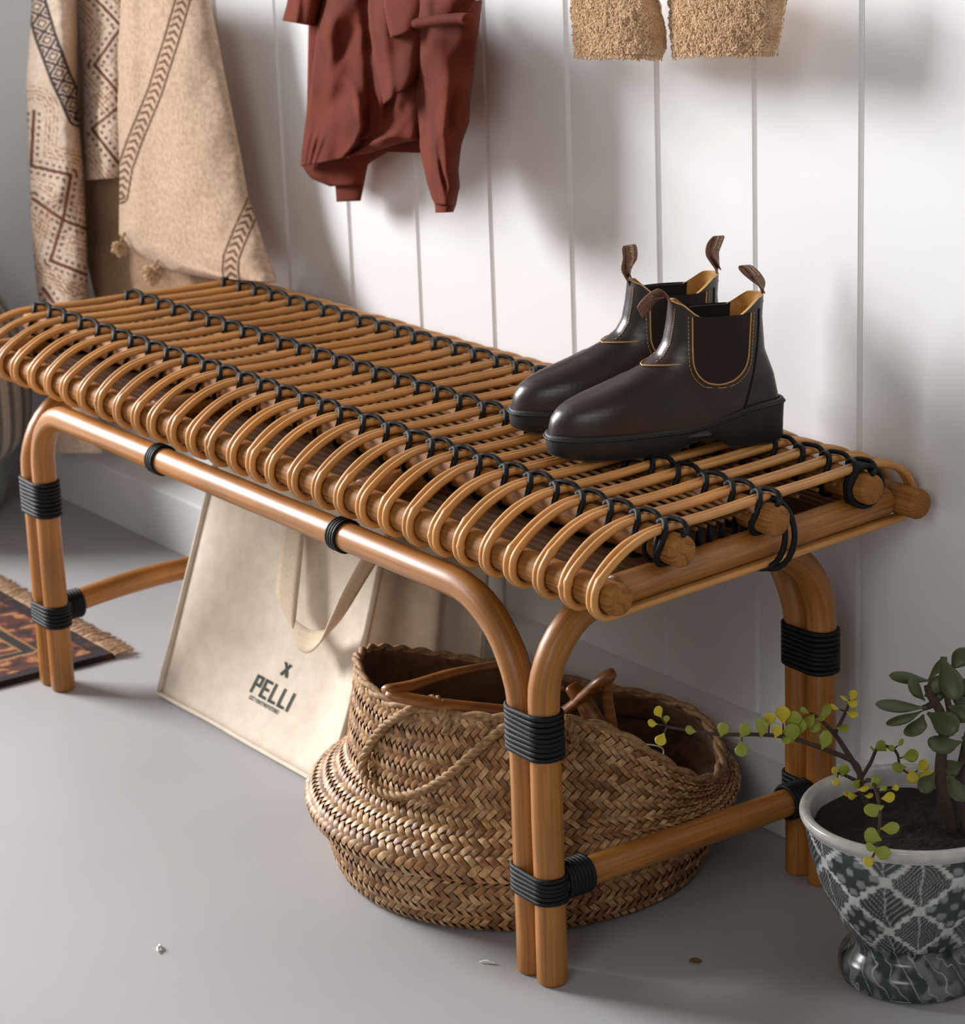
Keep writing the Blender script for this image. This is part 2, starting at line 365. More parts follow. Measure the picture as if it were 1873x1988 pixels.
rounded_pole('leg_arch', arch((XL0, YLF, 0), (XL1, YLF, 0), 0.3600, 0.072, 0.105, 'x'), RL, 'rattan_pole', bench, 22)
rounded_pole('leg_arch', arch((XL0, YLB, 0), (XL1, YLB, 0), 0.3600, 0.072, 0.105, 'x'), RL, 'rattan_pole', bench, 22)
for xe in (XE0, XE1):
    rounded_pole('end_arch', arch((xe, YLF, 0), (xe, YLB, 0), 0.3665, 0.088, 0.088, 'y'), RL, 'rattan_pole', bench, 22)
    xi = xe + (-0.004 if xe > 0 else 0.004)
    bow = 0.0 if xe > 0 else 0.012
    rounded_pole('stretcher', [(xi, y, 0.0965 + bow * math.sin(math.pi * t)) for t, y in zip(np.linspace(0, 1, 12), np.linspace(YLF + RL * 0.8, YLB - RL * 0.8, 12))], 0.0140, 'rattan_pole', bench, 20)

def stadium(c0, c1, r, n=24):
    """closed outline round two parallel posts (2D)"""
    c0 = np.array(c0, float); c1 = np.array(c1, float); d = c1 - c0; d /= np.linalg.norm(d) + 1e-9; nrm = np.array([-d[1], d[0]]); out = []
    for k in range(n // 2 + 1):
        a = -math.pi / 2 + math.pi * k / (n // 2); out.append(c1 + r * (math.cos(a) * d + math.sin(a) * nrm))
    for k in range(n // 2 + 1):
        a = math.pi / 2 + math.pi * k / (n // 2); out.append(c0 + r * (math.cos(a) * d + math.sin(a) * nrm))
    return np.array(out)
def band(c0, c1, z0, z1, turns, r=RL):
    """black cord wound round a pair of posts"""
    g = Geo(); cr = (z1 - z0) / turns / 2
    for k in range(turns):
        o2 = stadium(c0, c1, r + cr * 0.55); z = z0 + cr * (2 * k + 1)
        v, f_, uv = tube_data([(p[0], p[1], z + 0.0006 * math.sin(p[0] * 90 + k)) for p in o2], cr * 1.12, 6, closed=True); g.addmesh(v, f_, uv)
    add('cord_band', g.mesh('cord_band'), 'cord_black', bench)
for (xa, xb_) in ((XL0, XE0), (XL1, XE1)):
    for yy in (YLF, YLB):
        a0, a1 = ((min(xa, xb_), yy), (max(xa, xb_), yy))
        band(a0, a1, 0.2255, 0.2700, 9); band(a0, a1, 0.0835, 0.1110, 6)
for xe in (XE0, XE1):
    xi = xe + (-0.004 if xe > 0 else 0.004)
    for yc, s_ in ((YLF + RL + 0.003, 1), (YLB - RL - 0.003, -1)):
        g = Geo()
        for k in range(7):
            yy = yc + s_ * k * 0.0042
            ring = [(xi + 0.0163 * math.cos(a), yy, 0.0968 + 0.0163 * math.sin(a)) for a in np.linspace(0, 2 * math.pi, 22)[:-1]]
            v, f_, uv = tube_data(ring, 0.0025, 6, closed=True); g.addmesh(v, f_, uv)
        add('cord_band', g.mesh('cord_band'), 'cord_black', bench)
for xb_ in (0.050, 0.425):
    g = Geo()
    for k in range(4):
        ring = [(xb_ + k * 0.0042, YLF + (RL + 0.001) * math.cos(a), 0.3600 + (RL + 0.001) * math.sin(a)) for a in np.linspace(0, 2 * math.pi, 22)[:-1]]
        v, f_, uv = tube_data(ring, 0.0024, 6, closed=True); g.addmesh(v, f_, uv)
    add('cord_band', g.mesh('cord_band'), 'cord_black', bench)

# ================================================================== BOOTS
BL = 0.280
def interp(x, xs, ys): return np.interp(x, xs, ys)
def xback(z): return interp(z, [0.0, .02, .05, .08, .11, .15, .18], [.006, .004, .001, .007, .018, .021, .019])
def xfront(z): return interp(z, [0.0, .022, .034, .045, .054, .062, .070, .080, .090, .100, .112, .126, .150, .180], [.277, .2785, .2785, .2755, .2690, .258, .240, .213, .187, .166, .149, .140, .135, .131])
def wmax(x, z):
    foot = interp(x / BL, [0, .1, .25, .4, .6, .76, .9, 1.0], [.030, .032, .034, .036, .044, .0475, .045, .040])
    k = sstep(z, .045, .115); return (1 - k) * foot + k * interp(z, [.04, .1, .18], [.036, .0345, .037])
def halfw(x, z):
    a, b_ = xback(z), xfront(z); s = np.clip((x - a) / (b_ - a), 0, 1); p_ = 2.4 - 0.3 * sstep(z, .05, .11)
    return wmax(x, z) * np.clip(1 - np.abs(2 * s - 1) ** p_, 0, 1) ** (1 / p_)
def ztop(s):  # collar height along the shaft, back s=0, front s=1
    return interp(s, [0, .10, .22, .30, .72, .80, .90, 1.0], [.176, .1745, .164, .158, .158, .163, .172, .175])
NTH = 60
def upper_rings(inset=0.0, z0=0.018, extra=0.0):
    zs = np.concatenate([np.linspace(z0, .045, 6), np.linspace(.048, .075, 14), np.linspace(.078, .118, 14)])
    rings = []
    def ring(zf):
        out = []
        for k in range(NTH):
            th = 2 * math.pi * k / NTH; s = (1 - math.cos(th)) / 2; z = zf(s)
            a, b_ = xback(z) + inset, xfront(z) - inset; x = a + (b_ - a) * s
            y = math.copysign(max(halfw(x if inset == 0 else xback(z) + (xfront(z) - xback(z)) * s, z) - inset, 0) if 0 < k < NTH and k != NTH // 2 else 0, math.sin(th))
            # creases across the vamp
            cz = 0.0
            if .12 < x < .22 and z < .09: cz = 0.0011 * math.sin(x * 420 + y * 60) * math.exp(-((x - .182) / .018) ** 2)
            out.append((x, y, z + cz))
        return out
    for z in zs: rings.append(ring(lambda s, z=z: z))
    for t in np.linspace(0, 1, 12)[1:]: rings.append(ring(lambda s, t=t: .118 + (ztop(s) - .118) * t))
    return rings
def xf(pts, Mx): return [tuple(Mx @ Vector(p)) for p in pts]

def text_mesh(s, size, bold=0.0, align='CENTER'):
    cu = bpy.data.curves.new('lettering', 'FONT'); cu.body = s; cu.size = size; cu.align_x = align; cu.align_y = 'CENTER'; cu.offset = bold; cu.resolution_u = 3
    o = bpy.data.objects.new('lettering', cu); COL.objects.link(o)
    bpy.context.view_layer.update()
    me = bpy.data.meshes.new_from_object(o.evaluated_get(bpy.context.evaluated_depsgraph_get()))
    bpy.data.objects.remove(o); me.materials.clear(); return me

def ribbon(pts, wvec, width, thick, n=None):
    """flat strap: centre line pts, width direction wvec per point"""
    P = np.asarray(pts, float); Wv = np.asarray(wvec, float); Wv = Wv / np.linalg.norm(Wv, axis=1)[:, None]
    T = np.gradient(P, axis=0); T /= np.linalg.norm(T, axis=1)[:, None] + 1e-12
    Nn = np.cross(T, Wv); Nn /= np.linalg.norm(Nn, axis=1)[:, None] + 1e-12
    V = []; width = np.full(len(P), width) if np.isscalar(width) else np.asarray(width).ravel()
    for p, wv, nn, wd in zip(P, Wv, Nn, width):
        for a, b_ in ((-1, -1), (-.5, -1), (0, -1), (.5, -1), (1, -1), (1, 1), (.5, 1), (0, 1), (-.5, 1), (-1, 1)): V.append(p + wv * a * wd / 2 + nn * b_ * thick / 2)
    F = grid_faces(len(P), 10, wrap=True); F += [tuple(range(10))[::-1], tuple((len(P) - 1) * 10 + k for k in range(10))]
    return V, F, T, Nn

def make_boot(label, heel, toe, tabs, scale, mirror=1):
    heel = Vector(heel); toe = Vector(toe); d = (toe - heel); d.z = 0; ang = math.atan2(d.y, d.x)
    Mx = Matrix.Translation(heel) @ Matrix.Rotation(ang, 4, 'Z') @ Matrix.Scale(scale, 4)
    root = thing('chelsea_boot', heel + d * 0.5, label, 'boot', 'pair of brown chelsea boots on the bench')
    rings = upper_rings(); V = [p for r in rings for p in r]; F = grid_faces(len(rings), NTH, wrap=True); F.append(tuple(range(NTH)))
    up = add('upper', new_mesh('upper', xf(V, Mx), F), 'leather_brown', root)
    # lining and dark inside: leather at the back and front, elastic at the sides
    rin = upper_rings(inset=0.0035)[20:]; V = [p for r in rin for p in r]; F = [q[::-1] for q in grid_faces(len(rin), NTH, wrap=True)]
    def sk(k): return (1 - math.cos(2 * math.pi * ((k % NTH) + .5) / NTH)) / 2
    FL = [q for q in F if sk(min(a % NTH for a in q) if max(a % NTH for a in q) - min(a % NTH for a in q) < 2 else NTH - 1) < .26 or sk(min(a % NTH for a in q) if max(a % NTH for a in q) - min(a % NTH for a in q) < 2 else NTH - 1) > .78]
    FS = [q for q in F if q not in set(FL)]
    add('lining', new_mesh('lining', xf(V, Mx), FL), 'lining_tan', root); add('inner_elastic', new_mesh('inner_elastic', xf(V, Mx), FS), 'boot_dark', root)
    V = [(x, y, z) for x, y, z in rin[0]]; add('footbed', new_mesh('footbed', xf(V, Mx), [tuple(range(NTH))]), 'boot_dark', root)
    # collar rim joins outer and lining
    ro = rings[-1]; ri = rin[-1]; V = ro + ri; FA = [(k, (k + 1) % NTH, NTH + (k + 1) % NTH, NTH + k) for k in range(NTH)]
    add('collar_edge', new_mesh('collar_edge', xf(V, Mx), [q for k, q in enumerate(FA) if sk(k) < .28 or sk(k) > .76]), 'stitch', root)
    add('collar_edge', new_mesh('collar_edge', xf(V, Mx), [q for k, q in enumerate(FA) if not (sk(k) < .28 or sk(k) > .76)]), 'elastic', root)
    # elastic gores with binding and stitches
    for sd in (-1, 1):
        nx, nz = 17, 20; V = []; zb = .078
        def xr(t):   # U shape: half width along height
            zz = t; return 0.0335 * (1 - (1 - min(1, zz / .42)) ** 2.2) ** 0.5 if zz < .42 else 0.0335 + 0.002 * (zz - .42)
        xc = lambda t: .077 + 0.003 * (1 - t)
        for j in range(nz):
            t = j / (nz - 1); z = zb + (.1595 - zb) * t
            for i in range(nx):
                u = -1 + 2 * i / (nx - 1); x = xc(t) + u * xr(t); V.append((x, sd * (halfw(x, z) + .0012), z))
        add('elastic_gore', new_mesh('elastic_gore', xf(V, Mx), grid_faces(nz, nx)), 'elastic', root)
        outline = []; stl = []
        for t in np.concatenate([np.linspace(1, .25, 12), np.linspace(.22, 0, 8)]):
            z = zb + (.1595 - zb) * t; x = xc(t) - xr(t) - .0003; outline.append((x, sd * (halfw(x, z) + .0014), z)); x -= .0042; stl.append((x, sd * (halfw(x, z - .002 * (1 - t)) + .0007), z - .0042 * (1 - t)))
        for t in np.concatenate([np.linspace(0.03, .22, 8), np.linspace(.25, 1, 12)]):
            z = zb + (.1595 - zb) * t; x = xc(t) + xr(t) + .0003; outline.append((x, sd * (halfw(x, z) + .0014), z)); x += .0042; stl.append((x, sd * (halfw(x, z - .002 * (1 - t)) + .0007), z - .0042 * (1 - t)))
        v, f_, uv = tube_data(xf(resample(outline, 70), Mx), 0.00075, 6); add('gore_binding', new_mesh('gore_binding', v, f_, uv), 'stitch', root)
        g = Geo(); st = resample(stl, 150)
        for k in range(0, 148, 3):
            v, f_, uv = tube_data(xf(st[k:k + 3], Mx), 0.00045, 5); g.addmesh(v, f_, uv)
        add('stitching', g.mesh('stitching'), 'stitch', root)
        # dark heel seam piping
        hs = [(.030 - .012 * (1 - t) * 0 + .020 * (1 - t) ** 2 * 1.2, 0, .034 + t * .128) for t in np.linspace(0, 1, 16)]
        hs = [(x, sd * (halfw(x, z) + .0006), z) for x, _, z in hs]
        v, f_, uv = tube_data(xf(hs, Mx), 0.0009, 6); add('heel_seam', new_mesh('heel_seam', v, f_, uv), 'boot_dark', root)
        # front seam stitches down to the vamp tongue
        g = Geo(); fs = []
        for t in np.linspace(0, 1, 60):
            z = .168 - t * .062; x = xfront(z) - .004 - .001 * t; fs.append((x, sd * (halfw(x, z) * 1.0 + .0006), z))
        for k in range(0, 58, 3):
            v, f_, uv = tube_data(xf(fs[k:k + 3], Mx), 0.0005, 5); g.addmesh(v, f_, uv)
        add('stitching', g.mesh('stitching'), 'stitch', root)
    # arc of stitching over the instep
    g = Geo(); arcp = []
    for u in np.linspace(-1, 1, 61):
        z = .104 - .004 * (1 - abs(u)); b_ = xfront(z); x = b_ - .0005 - .034 * abs(u) ** 2.2; arcp.append((x + .0006, math.copysign(halfw(x, z), u) * 1.0 + math.copysign(.0006, u), z + .001))
    v, f_, uv = tube_data(xf(arcp, Mx), 0.0007, 6); g.addmesh(v, f_, uv); add('instep_seam', g.mesh('instep_seam'), 'stitch', root)
    # rubber sole with heel block and arch gap
    NS = 72; V = []
    def so(k, grow, z):
        th = 2 * math.pi * k / NS; s = (1 - math.cos(th)) / 2; a, b_ = -.0035 - grow, .2815 + grow; x = a + (b_ - a) * s
        p_ = 2.6; y = (interp(x / BL, [0, .1, .25, .38, .6, .76, .9, 1.0], [.034, .0355, .0345, .034, .0455, .0500, .0470, .042]) + grow) * max(0, 1 - abs(2 * s - 1) ** p_) ** (1 / p_)
        return x, math.copysign(y, math.sin(th)), z
    def bot(x): return .0125 * sstep(x, .074, .082) * (1 - sstep(x, .100, .150)) + .004 * sstep(x, .245, .285)
    def topz(x): return .030 + .020 * (1 - sstep(x, .02, .12)) - .002 * sstep(x, .2, .28)
    rows = []
    for kind in ('b', 'b2', 'm', 't0', 't1', 't2'):
        row = []
        for k in range(NS):
            x, y, _ = so(k, {'b': -.002, 'b2': 0, 'm': .0005, 't0': 0.0015, 't1': .001, 't2': -.003}[kind], 0)
            z = {'b': bot(x), 'b2': bot(x) + .002, 'm': (bot(x) + topz(x)) / 2, 't0': topz(x) - .004, 't1': topz(x) - .0005, 't2': topz(x)}[kind]
            row.append((x, y, z))
        rows.append(row)
    V = [p for r in rows for p in r]; F = grid_faces(6, NS, wrap=True)
    for k in range(1, NS // 2): 
        a, b_, c, e = k, k + 1, NS - k - 1, NS - k
        if k + 1 <= NS // 2 and a != e: F.append((a, b_, c, e % NS) if b_ != c else (a, b_, e % NS))
    F.append((0, 1, NS - 1))
    add('rubber_sole', new_mesh('rubber_sole', xf(V, Mx), F), 'sole_rubber', root)
    # welt line
    wl = [so(k, .0022, 0) for k in range(NS)]; wl = [(x, y, topz(x) - .0045) for x, y, _ in wl]
    v, f_, uv = tube_data(xf(wl, Mx), 0.0011, 6, closed=True); add('welt', new_mesh('welt', v, f_, uv), 'sole_rubber', root)
    # pull tabs
    for which, path, txt in tabs:
        pts = resample(path, 26); Wv = np.array(WVEC[which]); Wv = resample(np.array([Wv[0], Wv[1], Wv[1], Wv[1], Wv[0]]), 26)
        V, F, T, Nn = ribbon(pts, Wv, .0165, .0016)
        tb = add('pull_tab', new_mesh('pull_tab', xf(V, Mx), F), 'tab_web', root)
        R3 = np.array(Mx.to_3x3()); S = np.concatenate([[0], np.cumsum(np.linalg.norm(np.diff(pts, axis=0), axis=1))])
        for (word, size, yoff, i0) in txt:
            for ii in (i0, len(pts) - 1 - i0):      # the strap is doubled: both layers are lettered on the side that shows
                wc = np.array(Mx @ Vector(pts[ii])); sg = 1 if (R3 @ Nn[ii]) @ (CAM - wc) > 0 else -1
                dirn = 1 if (T[ii][2] > 0 or which == 'flop' and T[ii][0] < 0) else -1
                me = text_mesh(word, size)
                for vv in me.vertices:
                    s_ = S[ii] + dirn * vv.co.x; q = np.array([np.interp(s_, S, pts[:, a]) for a in range(3)]); nn = np.array([np.interp(s_, S, Nn[:, a]) for a in range(3)])
                    wd_ = np.array([np.interp(s_, S, Wv[:, a]) for a in range(3)]); wd_ /= np.linalg.norm(wd_)
                    vv.co = Vector(q + wd_ * (vv.co.y + yoff) * sg * dirn + nn * .0013 * sg)
                me.transform(Mx); add('lettering', me, 'tab_text', tb)
    return root
WVEC = {'flop': [(0, 1, 0), (.45, .45, .80)], 'front': [(.1, 1, 0), (.92, .40, 0)], 'back': [(.1, 1, 0), (.85, .52, .1)]}
NSIGN = {'front': -1, 'back': -1, 'flop': 1}; OUT = {'front': 1, 'back': 1, 'flop': 1}
ZB = ZC + RCN + 0.0022
def onz(px, py, z): q = WZ(px, py, z); return q
h1 = WZ(1512, 800, .478); t1 = WZ(1056, 850, .472); h2 = WZ(1428, 752, .478); t2 = WZ(966, 802, .472)
h2[1] = min(h2[1], -0.030)
h1[2] = t1[2] = h2[2] = t2[2] = ZB
s1 = np.linalg.norm(t1 - h1) / .2845; s2 = np.linalg.norm(t2 - h2) / .2845; SB = (s1 + s2) / 2
print('boot scale', s1, s2)
# tabs in boot coordinates (x forward, z up): near boot front tab flops forward, the others stand
front_flop = [(.1285, 0, .166), (.1330, 0, .178), (.1405, 0, .1835), (.1500, 0, .1800), (.1600, 0, .1725), (.1660, 0, .1650), (.1650, 0, .1625), (.1585, 0, .1685), (.1490, 0, .1765), (.1400, 0, .1800)]
front_up = [(.1290, 0, .166), (.1325, 0, .180), (.1330, 0, .190), (.1300, 0, .202), (.1310, 0, .214), (.1285, 0, .2165), (.1268, 0, .212), (.1262, 0, .200), (.1290, 0, .189), (.1285, 0, .178)]
back_up = [(.0205, 0, .166), (.0205, 0, .180), (.0235, 0, .189), (.0280, 0, .199), (.0265, 0, .211), (.0205, 0, .2185), (.0170, 0, .2190), (.0205, 0, .210), (.0232, 0, .200), (.0195, 0, .190), (.0170, 0, .180)]
back_lean = [(.0205, 0, .166), (.0195, 0, .180), (.0225, 0, .190), (.0310, 0, .202), (.0400, 0, .209), (.0420, 0, .2065), (.0370, 0, .2000), (.0280, 0, .1915), (.0205, 0, .184), (.0180, 0, .176)]
make_boot('dark brown leather chelsea boot with its front pull tab flopped over, nearer the bench end', h1, t1,
          [('flop', front_flop, [('TASMANIA', .0050, .0030, 11), ('AUSTRALIA', .0050, -.0035, 11)]), ('back', back_lean, [('TASMANIA', .0042, .003, 9), ('AUSTRALIA', .0042, -.0033, 9)])], s1)
make_boot('dark brown leather chelsea boot with both pull tabs standing up, farther from the bench end', h2, t2,
          [('front', front_up, [('Blundstone', .0085, 0, 8)]), ('back', back_up, [('TASMANIA', .0046, .003, 9), ('AUSTRALIA', .0046, -.0033, 9)])], s1)

# ================================================================== TOTE BAG
TX0, TX1, TH = -0.148, 0.238, 0.335
def tote_y(u, z):
    edge = -0.315 + 0.356 * z
    mid = -0.315 + 0.72 * min(z, .085) + 0.22 * max(0, min(z, TH) - .085)
    k = sstep(u, 0.02, .45) * (1 - 0.75 * sstep(u, .78, 1.0)); return edge * (1 - k) + mid * k
def tote_pt(u, z, off=0.0):
    x = TX0 + (TX1 - TX0) * u + 0.012 * z / TH * (0.5 - u)
    wob = 0.0022 * mnoise.noise(Vector((u * 3.2, z * 9, 1.3))) * math.sin(math.pi * min(1, max(0, u)))
    return np.array([x, tote_y(u, z) + wob - off, z])
tote = thing('tote_bag', (0.04, -0.27, 0), 'cream canvas tote bag with green PELLI print under the bench', 'bag')
nu, nz = 40, 36; V = []
for j in range(nz):
    for i in range(nu): V.append(tote_pt(i / (nu - 1), .004 + (TH - .004) * j / (nz - 1)))
fr = add('front_panel', new_mesh('front_panel', V, grid_faces(nz, nu)), 'canvas', tote)
m = fr.modifiers.new('thickness', 'SOLIDIFY'); m.thickness = 0.003; m.offset = -1
GD = 0.200  # gusset depth
def gusset(u, name):
    V = []; n1 = 30
    for j in range(nz):
        z = .004 + (TH - .004) * j / (nz - 1); p = tote_pt(u, z)
        for i in range(n1):
            t = i / (n1 - 1); fold = (-0.022 * math.sin(math.pi * t) * (z / TH) + 0.012 * math.exp(-((t - .55) / .07) ** 2) + 0.004 * math.sin(t * 12.6)) * (1 if u > .5 else -1)
            depth = GD * (1 - 0.35 * z / TH); V.append((p[0] + fold, min(p[1] + depth * t, -0.03), z))
    o = add(name, new_mesh(name, V, grid_faces(nz, n1)), 'canvas', tote); mm = o.modifiers.new('thickness', 'SOLIDIFY'); mm.thickness = 0.0025; return o
gusset(0.0, 'side_gusset'); gusset(1.0, 'side_gusset')
V = []
for j in range(nz):
    z = .004 + (TH - .004) * j / (nz - 1)
    for i in range(nu):
        u = i / (nu - 1); p = tote_pt(u, z); pe = tote_pt(0 if u < .5 else 1, z); V.append((p[0], min(-0.315 + 0.356 * z + GD * (1 - 0.35 * z / TH), -0.03), z))
add('back_panel', new_mesh('back_panel', V, grid_faces(nz, nu)), 'canvas', tote)
v, f_ = box_data(TX0 + .004, TX1 - .004, -0.312, -0.120, 0.001, 0.004); add('bottom_panel', new_mesh('bottom_panel', v, f_, smooth=False), 'canvas', tote)
for u in (0.0, 1.0):
    pts = [tote_pt(u, z, 0.001) for z in np.linspace(.006, TH, 24)]; tube('seam_piping', pts, 0.0042, 'canvas', tote, 8, flat=0.8)
tube('seam_piping', [tote_pt(u, .004, 0.001) for u in np.linspace(0, 1, 24)], 0.0028, 'canvas', tote, 8)
# webbing handles
def tote_at(px, py, off):
    y = -0.27
    for _ in range(12):
        q = WY(px, py, y); u = (q[0] - TX0) / (TX1 - TX0); y = tote_pt(min(max(u, 0), 1), min(max(q[2], 0), TH))[1] - off
    return WY(px, py, y)
hp = [tote_at(572, 985, .014), tote_at(566, 1060, .020), tote_at(560, 1120, .024), tote_at(556, 1168, .026), tote_at(560, 1205, .028), tote_at(578, 1233, .031), tote_at(604, 1246, .033), tote_at(634, 1232, .036), tote_at(658, 1192, .040), tote_at(690, 1132, .045), tote_at(732, 1062, .050)]
wv = [(1, 0, 0.02), (1, 0, .02), (1, 0, 0), (1, -.05, -.10), (.90, -.2, -.40), (.62, -.4, -.70), (.30, -.6, -.75), (.10, -.85, -.55), (-.10, -.95, -.30), (-.25, -.95, -.1), (-.25, -.95, 0)]
hw_ = resample(np.array([[.046], [.046], [.046], [.046], [.042], [.034], [.027], [.024], [.022], [.022], [.022]]), 70)
V, F, _, _ = ribbon(resample(hp, 70), resample(wv, 70), hw_, .0022); add('handle', new_mesh('handle', V, F), 'webbing', tote)
hp2 = [np.array((x, y, z)) for x, y, z in ((-.02, -.155, .300), (-.015, -.150, .330), (.06, -.150, .347), (.13, -.150, .330), (.135, -.155, .300))]
V, F, _, _ = ribbon(resample(hp2, 30), [(0, 0.15, 1)] * 30, .028, .0022); add('handle', new_mesh('handle', V, F), 'webbing', tote)
def on_tote(me, cpx, cpy, name):
    c = tote_at(cpx, cpy, 0.0); u0 = (c[0] - TX0) / (TX1 - TX0); z0 = c[2]
    for vv in me.vertices:
        u = u0 + vv.co.x / (TX1 - TX0); z = z0 + vv.co.y * 0.80; e = 0.35 * 0
        p = tote_pt(u, z, 0.0017); vv.co = Vector(p)
    return add(name, me, 'print_green', fr)
def strokes(polys, wd):
    g = Geo()
    for a, b_ in polys:
        a = np.array(a); b_ = np.array(b_); d = b_ - a; d = d / np.linalg.norm(d); n_ = np.array([-d[1], d[0]]) * wd / 2
        n = 6; pts = []
        for k in range(n): q = a + (b_ - a) * k / (n - 1); pts += [(*(q - n_), 0), (*(q + n_), 0)]
        g.addmesh(pts, [(2 * k, 2 * k + 1, 2 * k + 3, 2 * k + 2) for k in range(n - 1)])
    return g.mesh('lettering', smooth=False)
LT = {'P': [((0, 0), (0, 1)), ((0, .92), (.5, .92)), ((.5, 1.0), (.5, .42)), ((.5, .5), (0, .5))], 'E': [((0, 0), (0, 1)), ((0, .92), (.55, .92)), ((0, .5), (.5, .5)), ((0, .08), (.55, .08))],
      'L': [((0, 0), (0, 1)), ((0, .08), (.52, .08))], 'I': [((0, 0), (0, 1))]}
xo = 0; polys = []; Hh = .0235
for chx, adv in zip('PELLI', (.86, .90, .86, .86, .2)):
    for a, b_ in LT[chx]: polys.append(((xo + a[0] * Hh, a[1] * Hh), (xo + b_[0] * Hh, b_[1] * Hh)))
    xo += adv * Hh
polys = [((a[0] - xo / 2, a[1] - Hh / 2), (b_[0] - xo / 2, b_[1] - Hh / 2)) for a, b_ in polys]
on_tote(strokes(polys, .0036), 532, 1345, 'lettering')
on_tote(strokes([((-.0065, -.0085), (.0065, .0085)), ((-.0065, .0085), (.0065, -.0085))], .0042), 558, 1299, 'emblem')
on_tote(text_mesh('EST. FOR THE FUTURE', .0066, .0002), 513, 1367, 'lettering')

# ================================================================== BELLY BASKET
BC = np.array([0.510, -0.245]); RIGHT = np.array([0.5806, 0.8142]); RIGHT /= np.linalg.norm(RIGHT); BACK = np.array([-RIGHT[1], RIGHT[0]])
rim_tab = [(-180, .163, .222), (-160, .163, .215), (-140, .156, .206), (-120, .155, .211), (-95, .157, .213), (-75, .178, .216), (-64, .188, .208), (-55, .194, .188), (-46, .200, .155), (-24, .203, .104), (0, .206, .098), (14, .203, .118), (45, .197, .116), (62, .180, .120), (110, .158, .160), (135, .155, .186), (160, .160, .212), (180, .163, .222)]
ra = np.array([t[0] for t in rim_tab], float); rr_ = np.array([t[1] for t in rim_tab]); rz = np.array([t[2] for t in rim_tab])
def smooth_tab(a, tab):
    s = 0; wsum = 0
    for d, w_ in ((-12, 1), (-6, 2), (0, 3), (6, 2), (12, 1)):
        q = (a + d + 180) % 360 - 180; s += w_ * np.interp(q, ra, tab); wsum += w_
    return s / wsum
SMA = np.arange(-181, 182); SMR = [float(smooth_tab(a, rr_)) for a in SMA]; SMZ = [float(smooth_tab(a, rz)) for a in SMA]; _st = smooth_tab
def smooth_tab(a, tab):
    a = (a + 180) % 360 - 180; k = int(math.floor(a)); t = a - k; L_ = SMR if tab is rr_ else SMZ; return L_[k + 181] * (1 - t) + L_[k + 182] * t
RZ, RR = 0.082, 0.222
def basket_pt(a, h):
    """a degrees (0 right, 90 back), h in 0..1: 0..0.38 bowl, 0.38..0.46 ridge, ..1 rim"""
    rimr, rimz = smooth_tab(a, rr_), smooth_tab(a, rz)
    wob = 1 + 0.012 * math.sin(math.radians(a) * 3 + 1) * (1 if h > .3 else h / .3)
    if h < 0.40:
        t = h / 0.40; r = .186 + .016 * math.sin(math.pi / 2 * min(1, t * 1.15)) ; z = .001 + (.062) * t
        if t > .8: r += (.0) * (t - .8)
        if t < .12: r -= .010 * (1 - t / .12) ** 2
    elif h < 0.48:
        t = (h - .40) / .08; r = .202 + (RR - .202) * math.sin(math.pi / 2 * t); z = .063 + (RZ - .063) * (1 - math.cos(math.pi / 2 * t))
    else:
        t = (h - .48) / .52; r = RR + (rimr - RR) * (0.62 * sstep(t, 0, .42) + .38 * t); z = RZ + (rimz - RZ) * (0.25 * t + 0.75 * t ** 1.25)
    r *= wob
    q = BC + RIGHT * r * math.cos(math.radians(a)) + BACK * r * math.sin(math.radians(a))
    q[1] = min(q[1], BB_Y - 0.006)
    return np.array([q[0], q[1], z])
basket = thing('seagrass_basket', (BC[0], BC[1], 0), 'round woven seagrass belly basket with rope handle under the bench', 'basket')
na, nh = 120, 40; V = []
for j in range(nh):
    for i in range(na): V.append(basket_pt(-180 + 360 * i / na, j / (nh - 1)))
F = grid_faces(nh, na, wrap=True); F.append(tuple(range(na))[::-1])
bd = add('body', new_mesh('body', V, F), 'straw_dark', basket)
m = bd.modifiers.new('thickness', 'SOLIDIFY'); m.thickness = 0.006; m.offset = -1
# twill weave: floats of flat seagrass on a diagonal lattice
hs_ = np.linspace(0, 1, 60); Aref = -100
arc = np.concatenate([[0], np.cumsum([np.linalg.norm(basket_pt(Aref, hs_[k + 1]) - basket_pt(Aref, hs_[k])) for k in range(59)])]); TOT = arc[-1]
KD = 128; P_ = 360.0; cell = 1.0  # lattice: KD diagonal cells round the basket
Rm = 0.205; ccell = 2 * math.pi * Rm / KD / math.sqrt(2)
def lat(i, j):   # lattice coordinate -> (angle, height)
    X = (i + j) / math.sqrt(2) * ccell; Y = (i - j) / math.sqrt(2) * ccell
    return math.degrees(X / Rm), np.interp(Y, arc, hs_), Y
floats = []
imax = int(TOT / ccell * 1.5) + 2
cache = {}
def spt(a, h, lift):
    p = basket_pt(a, h); q = basket_pt(a + 1.0, h); q2 = basket_pt(a, min(1, h + .01)) if h < .985 else basket_pt(a, h)
    q3 = basket_pt(a, max(0, h - .01)); n_ = np.cross(q - p, q2 - q3); n_ /= np.linalg.norm(n_) + 1e-12
    return p + n_ * lift
for s in range(0, 2 * KD):          # i + j = s ; i - j = d
    for d in range(0, imax + 4):
        if (s + d) % 2: continue
        i, j = (s + d) // 2, (s - d) // 2; mod = (i - j) % 4
        if mod == 0: span = (i, i + 2, j, j + 1)
        elif mod == 3: span = (i, i + 1, j, j + 2)     # cells (i,j),(i,j+1): i-j = 3,2
        else: continue
        along_i = mod == 0
        ca, chh, cy = lat((span[0] + span[1]) / 2, (span[2] + span[3]) / 2)
        if cy < 0.002 or cy > TOT - 0.001: continue
        floats.append((span, along_i, ca, chh))
